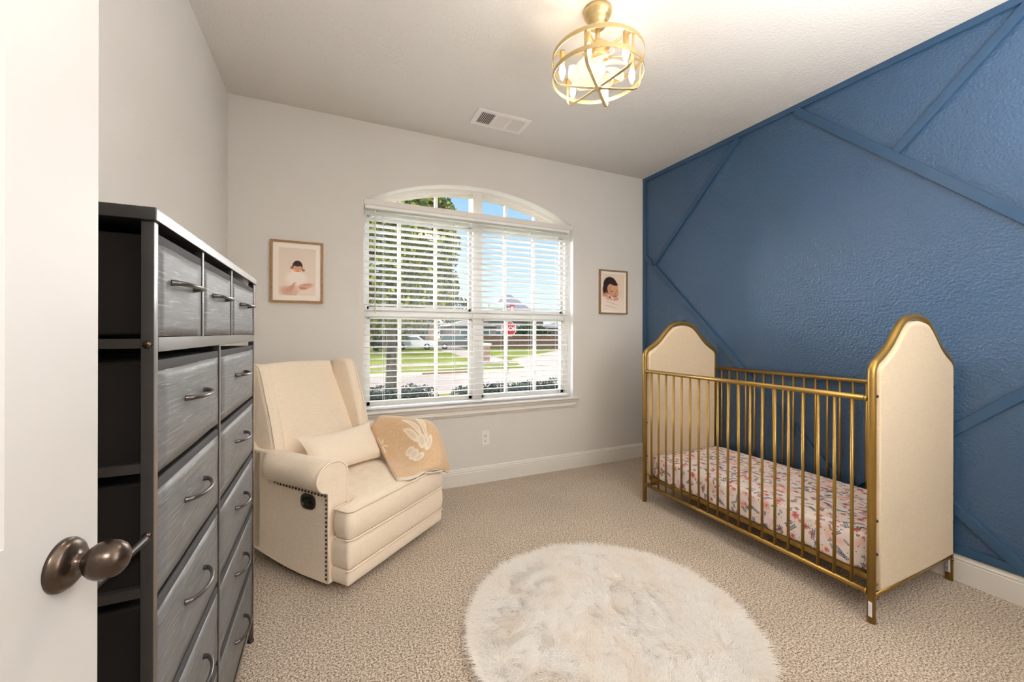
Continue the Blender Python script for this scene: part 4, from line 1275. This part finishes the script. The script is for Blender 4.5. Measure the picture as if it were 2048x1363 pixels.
# converge toward clump tip
tipx = cl[gi, 0] - px; tipy = cl[gi, 1] - py
P_ = np.zeros((NH, K_, 3), np.float32)
for k in range(K_):
    t = k / (K_ - 1)
    lean = .55 * t ** 1.4
    P_[:, k, 0] = px + ax_ * ln * lean + tipx * .10 * t ** 2 * (1 - edge)
    P_[:, k, 1] = py + ay_ * ln * lean + tipy * .10 * t ** 2 * (1 - edge)
    P_[:, k, 2] = .010 + ln * (t * .80 - .28 * t * t * (1 + .5 * edge))
hc = bpy.data.hair_curves.new('pile'); hc.add_curves([K_] * NH)
hc.attributes['position'].data.foreach_set('vector', P_.reshape(-1))
ra = hc.attributes.get('radius') or hc.attributes.new('radius', 'FLOAT', 'POINT')
ra.data.foreach_set('value', np.tile(np.array([.0009, .00085, .0007, .0005, .0002], np.float32), NH))
hc.materials.append(M['fur'])
ho = bpy.data.objects.new('pile', hc); C.objects.link(ho); ho.parent = rug; ho['kind'] = 'stuff'

# ================================================================== OUTDOORS
GZ = -.75
struct(box('ground_lawn', (-60, YB + .22, GZ - .3), (120, 140, GZ), M['grass']))
struct(box('street', (-60, 12.6, GZ - .02), (120, 20.2, GZ + .012), M['conc']))
struct(box('sidewalk', (-60, 23.6, GZ - .02), (120, 24.9, GZ + .012), M['conc']))
prism('driveway', [(9.2, 24.9), (11.4, 24.9), (17.5, 60), (13.5, 60)], GZ - .02, GZ + .014, 'z', M['conc'])['kind'] = 'structure'
prism('cross_street', [(9.6, 19.0), (24, 19.0), (60, 44), (60, 49), (30, 46), (12.5, 27.5)], GZ - .02, GZ + .016, 'z', M['conc'])['kind'] = 'structure'
tag(box('painted_curb', (3.9, 18.5, GZ), (6.6, 18.75, GZ + .13), M['rust'], bevel=.02), 'low rust brown curb block along the far street edge', 'curb')


def leaf_cloud(name, centers, n, size, m, parent, seed=0, shell=.55):
    r_ = np.random.default_rng(seed); cs = np.array(centers, float); w_ = (cs[:, 3] * cs[:, 4] * cs[:, 5]) ** (2 / 3); idx_ = r_.choice(len(cs), n, p=w_ / w_.sum())
    d = r_.normal(size=(n, 3)); d /= np.linalg.norm(d, axis=1)[:, None]; rad_ = r_.uniform(shell, 1, n) ** .6
    P = cs[idx_, :3] + d * cs[idx_, 3:6] * rad_[:, None]
    a1 = r_.normal(size=(n, 3)); a1 /= np.linalg.norm(a1, axis=1)[:, None]; a2 = np.cross(a1, r_.normal(size=(n, 3))); a2 /= np.linalg.norm(a2, axis=1)[:, None]
    s = size * r_.uniform(.6, 1.3, n)[:, None]
    V = np.stack([P - a1 * s, P + a2 * s * .5, P + a1 * s, P - a2 * s * .5], 1).reshape(-1, 3)
    me = bpy.data.meshes.new(name); me.vertices.add(4 * n); me.vertices.foreach_set('co', V.ravel())
    me.loops.add(4 * n); me.loops.foreach_set('vertex_index', np.arange(4 * n)); me.polygons.add(n); me.polygons.foreach_set('loop_start', np.arange(0, 4 * n, 4)); me.polygons.foreach_set('loop_total', np.full(n, 4))
    mm = m if isinstance(m, list) else [m]
    for x in mm: me.materials.append(x)
    me.polygons.foreach_set('material_index', r_.choice(len(mm), n, p=[.6, .4] if len(mm) == 2 else None).astype(np.int32))
    me.update(); o = link(name, me, parent); o['kind'] = 'stuff'; return o


def tree(name, x, y, crowns, n, leaf, m, label, trunk_r=.14, trunk_h=2.0, group=None, seed=1, core=None):
    t = empty(name, (x, y, GZ), label=label, cat='tree', group=group)
    bm = bmesh.new(); add_tube(bm, [(x, y, GZ), (x + .02, y, GZ + trunk_h * .5), (x, y, GZ + trunk_h), (x + .05, y, GZ + trunk_h * 1.6)], [trunk_r * 1.15, trunk_r, trunk_r * .9, trunk_r * .5], 10)
    r_ = random.Random(seed)
    for k in range(5):
        c_ = crowns[k % len(crowns)]; add_tube(bm, [(x, y, GZ + trunk_h * (.85 + .1 * k)), ((x + c_[0]) / 2, (y + c_[1]) / 2, (GZ + trunk_h * 1.2 + c_[2]) / 2), (c_[0], c_[1], c_[2])], [trunk_r * .5, trunk_r * .3, .02], 6)
    finish(bm, 'trunk', M['bark'], t, smooth=True)
    leaf_cloud('foliage', crowns, n, leaf, m, t, seed)
    return t


cr1 = [(1.0, 11.3, 3.0, 1.5, 1.4, 1.3), (2.2, 11.2, 3.6, 1.2, 1.2, 1.2), (1.6, 11.6, 4.6, 1.6, 1.4, 1.3), (-.4, 11.6, 3.8, 1.6, 1.5, 1.6), (2.6, 11.4, 2.5, .85, 1, .9), (.6, 11.0, 1.9, 1.2, 1, .9), (1.7, 11.2, 2.1, 1.2, 1, .8), (.3, 11.4, 5.0, 1.4, 1.3, 1.2), (2.7, 11.6, 4.5, .75, .9, .8)]
tree('street_tree', 1.50, 11.2, cr1, 34000, .085, [M['leaf'], M['leafy']], 'big leafy green tree with slim dark trunk outside the left window half', .14, 2.2, seed=5)
lab = ['dark rounded tree at the far left edge of the window view', 'dark distant tree just right of the street tree trunk', 'broad dark green tree rising behind the parked white car', 'distant dark green tree rising behind the grey car']
for k, (x, y, rx, rz) in enumerate(((4.6, 46, 3.2, 4.0), (9.6, 60, 3.6, 5.0), (15.8, 80, 4.4, 5.8), (26.5, 86, 4.4, 5.4))):
    tree('background_tree', x, y, [(x, y, GZ + rz * .95, rx, 2.5, rz * .9), (x + 1, y - 1, GZ + rz * .6, rx * .8, 2, rz * .55)], 2600, .34, [M['leafd'], M['leaf']], lab[k], .25, 2.0, seed=20 + k)
# shrub near houses on the right
sh = empty('garden_tree', (24.5, 46, GZ), label='bright green bush behind the brown fence outside', cat='bush')
leaf_cloud('foliage', [(24.0, 47.5, 1.3, 1.9, 1.2, 1.3), (25.6, 47.0, 1.1, 1.5, 1, 1.1), (23.0, 48, .8, 1.2, 1, 1.1)], 2500, .20, [M['leafd'], M['leaf']], sh, 9)
core_ = lathe('stem', [(0, 0), (.12, 0), (.08, 1.6), (0, 1.6)], M['bark'], (24.5, 47.3, GZ), sh, n=8)

for k, (x0, x1, zt, lab_) in enumerate(((.25, 1.04, .665, 'dark green clipped hedge outside the left window half'), (1.30, 2.72, .64, 'dark green clipped hedge outside the right window half'))):
    hg = empty('hedge', ((x0 + x1) / 2, 4.4, GZ), label=lab_, cat='hedge')
    cs = []; x = x0 + .1
    while x < x1 - .05:
        cs.append((x, 4.4, zt - .17 + random.uniform(-.03, .02), .17, .22, .17)); cs.append((x, 4.4, zt - .5, .2, .28, .3)); x += .15
    leaf_cloud('foliage', cs, int(9000 * (x1 - x0)), .020, M['hedge'], hg, 40 + k, .7)
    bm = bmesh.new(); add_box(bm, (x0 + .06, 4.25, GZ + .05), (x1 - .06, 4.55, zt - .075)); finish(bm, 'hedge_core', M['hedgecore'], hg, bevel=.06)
    box('stem', (x0 + .2, 4.38, GZ), (x0 + .24, 4.42, GZ + .1), M['bark'], hg)

# stop sign post
SX, SY = 7.95, 18.0
sg_ = empty('stop_sign', (SX, SY, GZ), label='red octagonal stop sign on a dark post across the street', cat='sign')
box('post', (SX - .045, SY - .02, GZ), (SX + .045, SY + .02, 2.55), M['carg'], sg_)
ra_ = math.radians(-24)
def octo(r): return [(r * math.cos(math.radians(22.5 + 45 * k)), r * math.sin(math.radians(22.5 + 45 * k))) for k in range(8)]
Rz = Matrix.Translation((SX + .06, SY - .04, 1.42)) @ Matrix.Rotation(ra_, 4, 'Z')
bm = bmesh.new(); fs_ = add_prism(bm, octo(.385), 0, .01, 'y'); bmesh.ops.transform(bm, matrix=Rz, verts=bm.verts); pl = finish(bm, 'sign_plate', M['signw'], sg_)
bm = bmesh.new(); add_prism(bm, octo(.360), -.004, 0, 'y'); bmesh.ops.transform(bm, matrix=Rz, verts=bm.verts); finish(bm, 'sign_face', M['red'], pl)


def text(body, size, mx, m, parent, name='lettering', ext=.002):
    cu = bpy.data.curves.new(name, 'FONT'); cu.body = body; cu.size = size; cu.align_x = 'CENTER'; cu.align_y = 'CENTER'; cu.extrude = ext; cu.offset = size * .012
    tmp = bpy.data.objects.new(name, cu); C.objects.link(tmp); dg_ = bpy.context.evaluated_depsgraph_get(); dg_.update()
    me = bpy.data.meshes.new_from_object(tmp.evaluated_get(dg_)); bpy.data.objects.remove(tmp); me.transform(mx); me.materials.clear(); me.materials.append(m)
    return link(name, me, parent)


text('STOP', .30, Rz @ Matrix.Translation((0, -.007, 0)) @ Matrix.Rotation(math.radians(90), 4, 'X'), M['signw'], pl)
# street name blades above (lettering too small to read in the photo) and the small red plate
bm = bmesh.new(); add_box(bm, (SX - 1.00, SY - .012, 2.36), (SX - .02, SY + .012, 2.66)); nb = finish(bm, 'street_name_blade', M['green'], sg_)
box('blade_face', (SX - .96, SY - .016, 2.40), (SX - .06, SY - .012, 2.62), mat('pale_green_face', (.62, .78, .62), .5), nb)
bm = bmesh.new(); add_box(bm, (SX + .10, SY - .012, 2.12), (SX + .75, SY + .012, 2.24)); nb2 = finish(bm, 'street_name_blade', M['green'], sg_)
box('blade_face', (SX + .13, SY - .016, 2.14), (SX + .72, SY - .012, 2.22), mat('pale_face', (.75, .80, .72), .5), nb2)
bm = bmesh.new(); add_box(bm, (SX + .12, SY - .012, 2.24), (SX + .38, SY + .012, 2.62)); rp = finish(bm, 'red_plate', M['red'], sg_, bevel=.05)
for zz in (2.50, 2.36): box('white_mark', (SX + .17, SY - .018, zz - .025), (SX + .33, SY - .013, zz + .02), M['signw'], rp)
# brick mailbox
mb = empty('brick_mailbox', (9.3, 25.4, GZ), label='small brown brick mailbox pillar beside the far street', cat='mailbox')
box('pillar', (9.3, 25.2, GZ), (9.85, 25.7, GZ + 1.15), M['brick'], mb, bevel=.02); box('pillar_cap', (9.22, 25.12, GZ + 1.15), (9.93, 25.78, GZ + 1.27), M['signw'], mb, bevel=.02)


# cars
def car(x, y, rz, m, label, L=4.7, hgt=1.75):
    c = empty('car', (x, y, GZ), rz, label=label, cat='car')
    W2 = .92
    prof = [(-L / 2, .45), (-L / 2 + .05, .85), (-L / 2 + .15, 1.02), (-L / 2 + .35, 1.08), (-L / 2 + .75, hgt - .05), (-L / 2 + 1.1, hgt), (L / 2 - 2.0, hgt), (L / 2 - 1.35, 1.10), (L / 2 - .25, .95), (L / 2, .78), (L / 2, .45), (L / 2 - .5, .35), (-L / 2 + .5, .35)]
    prism('car_body', prof, -W2, W2, 'y', m, c, bevel=.07, local=True, seg=3)
    gl_ = [(-L / 2 + .62, 1.12), (-L / 2 + .95, hgt - .12), (L / 2 - 2.05, hgt - .12), (L / 2 - 1.52, 1.12)]
    prism('side_windows', gl_, -W2 - .012, W2 + .012, 'y', M['carglass'], c, local=True)
    prism('windshield', [(L / 2 - 1.98, hgt - .06), (L / 2 - 1.38, 1.14), (L / 2 - 1.34, 1.14), (L / 2 - 1.94, hgt - .04)], -W2 * .8, W2 * .8, 'y', M['carglass'], c, local=True)
    for sx_ in (-1, 1):
        for sy_ in (-1, 1):
            wl = lathe('wheel', [(0, -.11), (.30, -.11), (.36, -.08), (.36, .08), (.30, .11), (0, .11)], M['tyre'], (sx_ * (L / 2 - .92), sy_ * .86, .36), c, n=20, mx=RX, local=True)
            lathe('rim', [(0, -.13), (.20, -.12), (.22, -.10), (.22, .10), (.20, .12), (0, .13)], M['rim'], (sx_ * (L / 2 - .92), sy_ * .87, .36), wl, n=14, mx=RX, local=True)
    return c


car(14.1, 47.0, math.radians(-14), M['carg'], 'grey car parked on the driveway across the street', 4.9)
car(9.2, 48.0, math.radians(-14), M['carw'], 'white car parked behind the grey car across the street', 4.7, 1.6)

# fence behind right lawn
fn = empty('wooden_fence', (23, 46, GZ), label='brown wooden privacy fence beyond the far lawn', cat='fence')
A_, B_ = Vector((17.0, 50.0)), Vector((31.0, 41.5)); dv = (B_ - A_); n_f = 150
bm = bmesh.new()
for k in range(n_f):
    p = A_ + dv * (k / n_f); q_ = A_ + dv * ((k + .9) / n_f); h_ = GZ + 1.75 + random.uniform(-.02, .02)
    nn = Vector((-dv.y, dv.x)).normalized() * .02; v8 = [(p + nn), (q_ + nn), (q_ - nn), (p - nn)]
    lo = [bm.verts.new((v.x, v.y, GZ)) for v in v8]; hi = [bm.verts.new((v.x, v.y, h_)) for v in v8]
    bm.faces.new(hi); [bm.faces.new((lo[i], lo[(i + 1) % 4], hi[(i + 1) % 4], hi[i])) for i in range(4)]
fo = finish(bm, 'picket', M['fence'], fn); fo['kind'] = 'stuff'


def house(x0, x1, y, d, zw, zr, mw, mr, label, ridge=.5, rz=0):
    h_ = empty('house', ((x0 + x1) / 2, y, GZ), label=label, cat='house')
    wl = box('wall', (x0, y, GZ), (x1, y + d, zw), mw, h_)
    bm = bmesh.new(); e_ = .5; w2 = (x1 - x0) / 2
    b = [bm.verts.new(p) for p in ((x0 - e_, y - e_, zw), (x1 + e_, y - e_, zw), (x1 + e_, y + d + e_, zw), (x0 - e_, y + d + e_, zw))]
    xm0, xm1 = x0 + (x1 - x0) * ridge * .85, x1 - (x1 - x0) * (1 - ridge) * .85
    t = [bm.verts.new((min(xm0, xm1), y + d / 2, zr)), bm.verts.new((max(xm0, xm1), y + d / 2, zr))]
    bm.faces.new(b[::-1]); bm.faces.new((b[0], b[1], t[1], t[0])); bm.faces.new((b[1], b[2], t[1])); bm.faces.new((b[2], b[3], t[0], t[1])); bm.faces.new((b[3], b[0], t[0]))
    finish(bm, 'roof', mr, h_)
    k = 0
    nwin = max(2, int((x1 - x0) / 3))
    for i in range(nwin):
        xw = x0 + (x1 - x0) * (i + .5) / nwin; wf = box('window', (xw - .6, y - .05, GZ + 1.1), (xw + .6, y + .01, GZ + 2.4), M['signw'], h_); box('pane', (xw - .5, y - .07, GZ + 1.2), (xw + .5, y - .04, GZ + 2.3), M['carglass'], wf)
    return h_


house(25.5, 36.5, 66, 9, 3.6, 8.6, M['gwall'], M['roof'], 'grey house with a high pointed hip roof outside')
house(34.2, 46, 54, 8, 2.1, 4.7, M['brick'], M['roofd'], 'brown brick house with dark roof at the right window edge')
house(15.8, 22.5, 55, 7, 2.2, 3.2, M['gwall'], M['roofd'], 'dark grey low house just left of the stop sign')
house(9.5, 15.0, 63, 8, 2.4, 4.6, M['brick'], M['roofd'], 'brick house half hidden behind the parked cars')
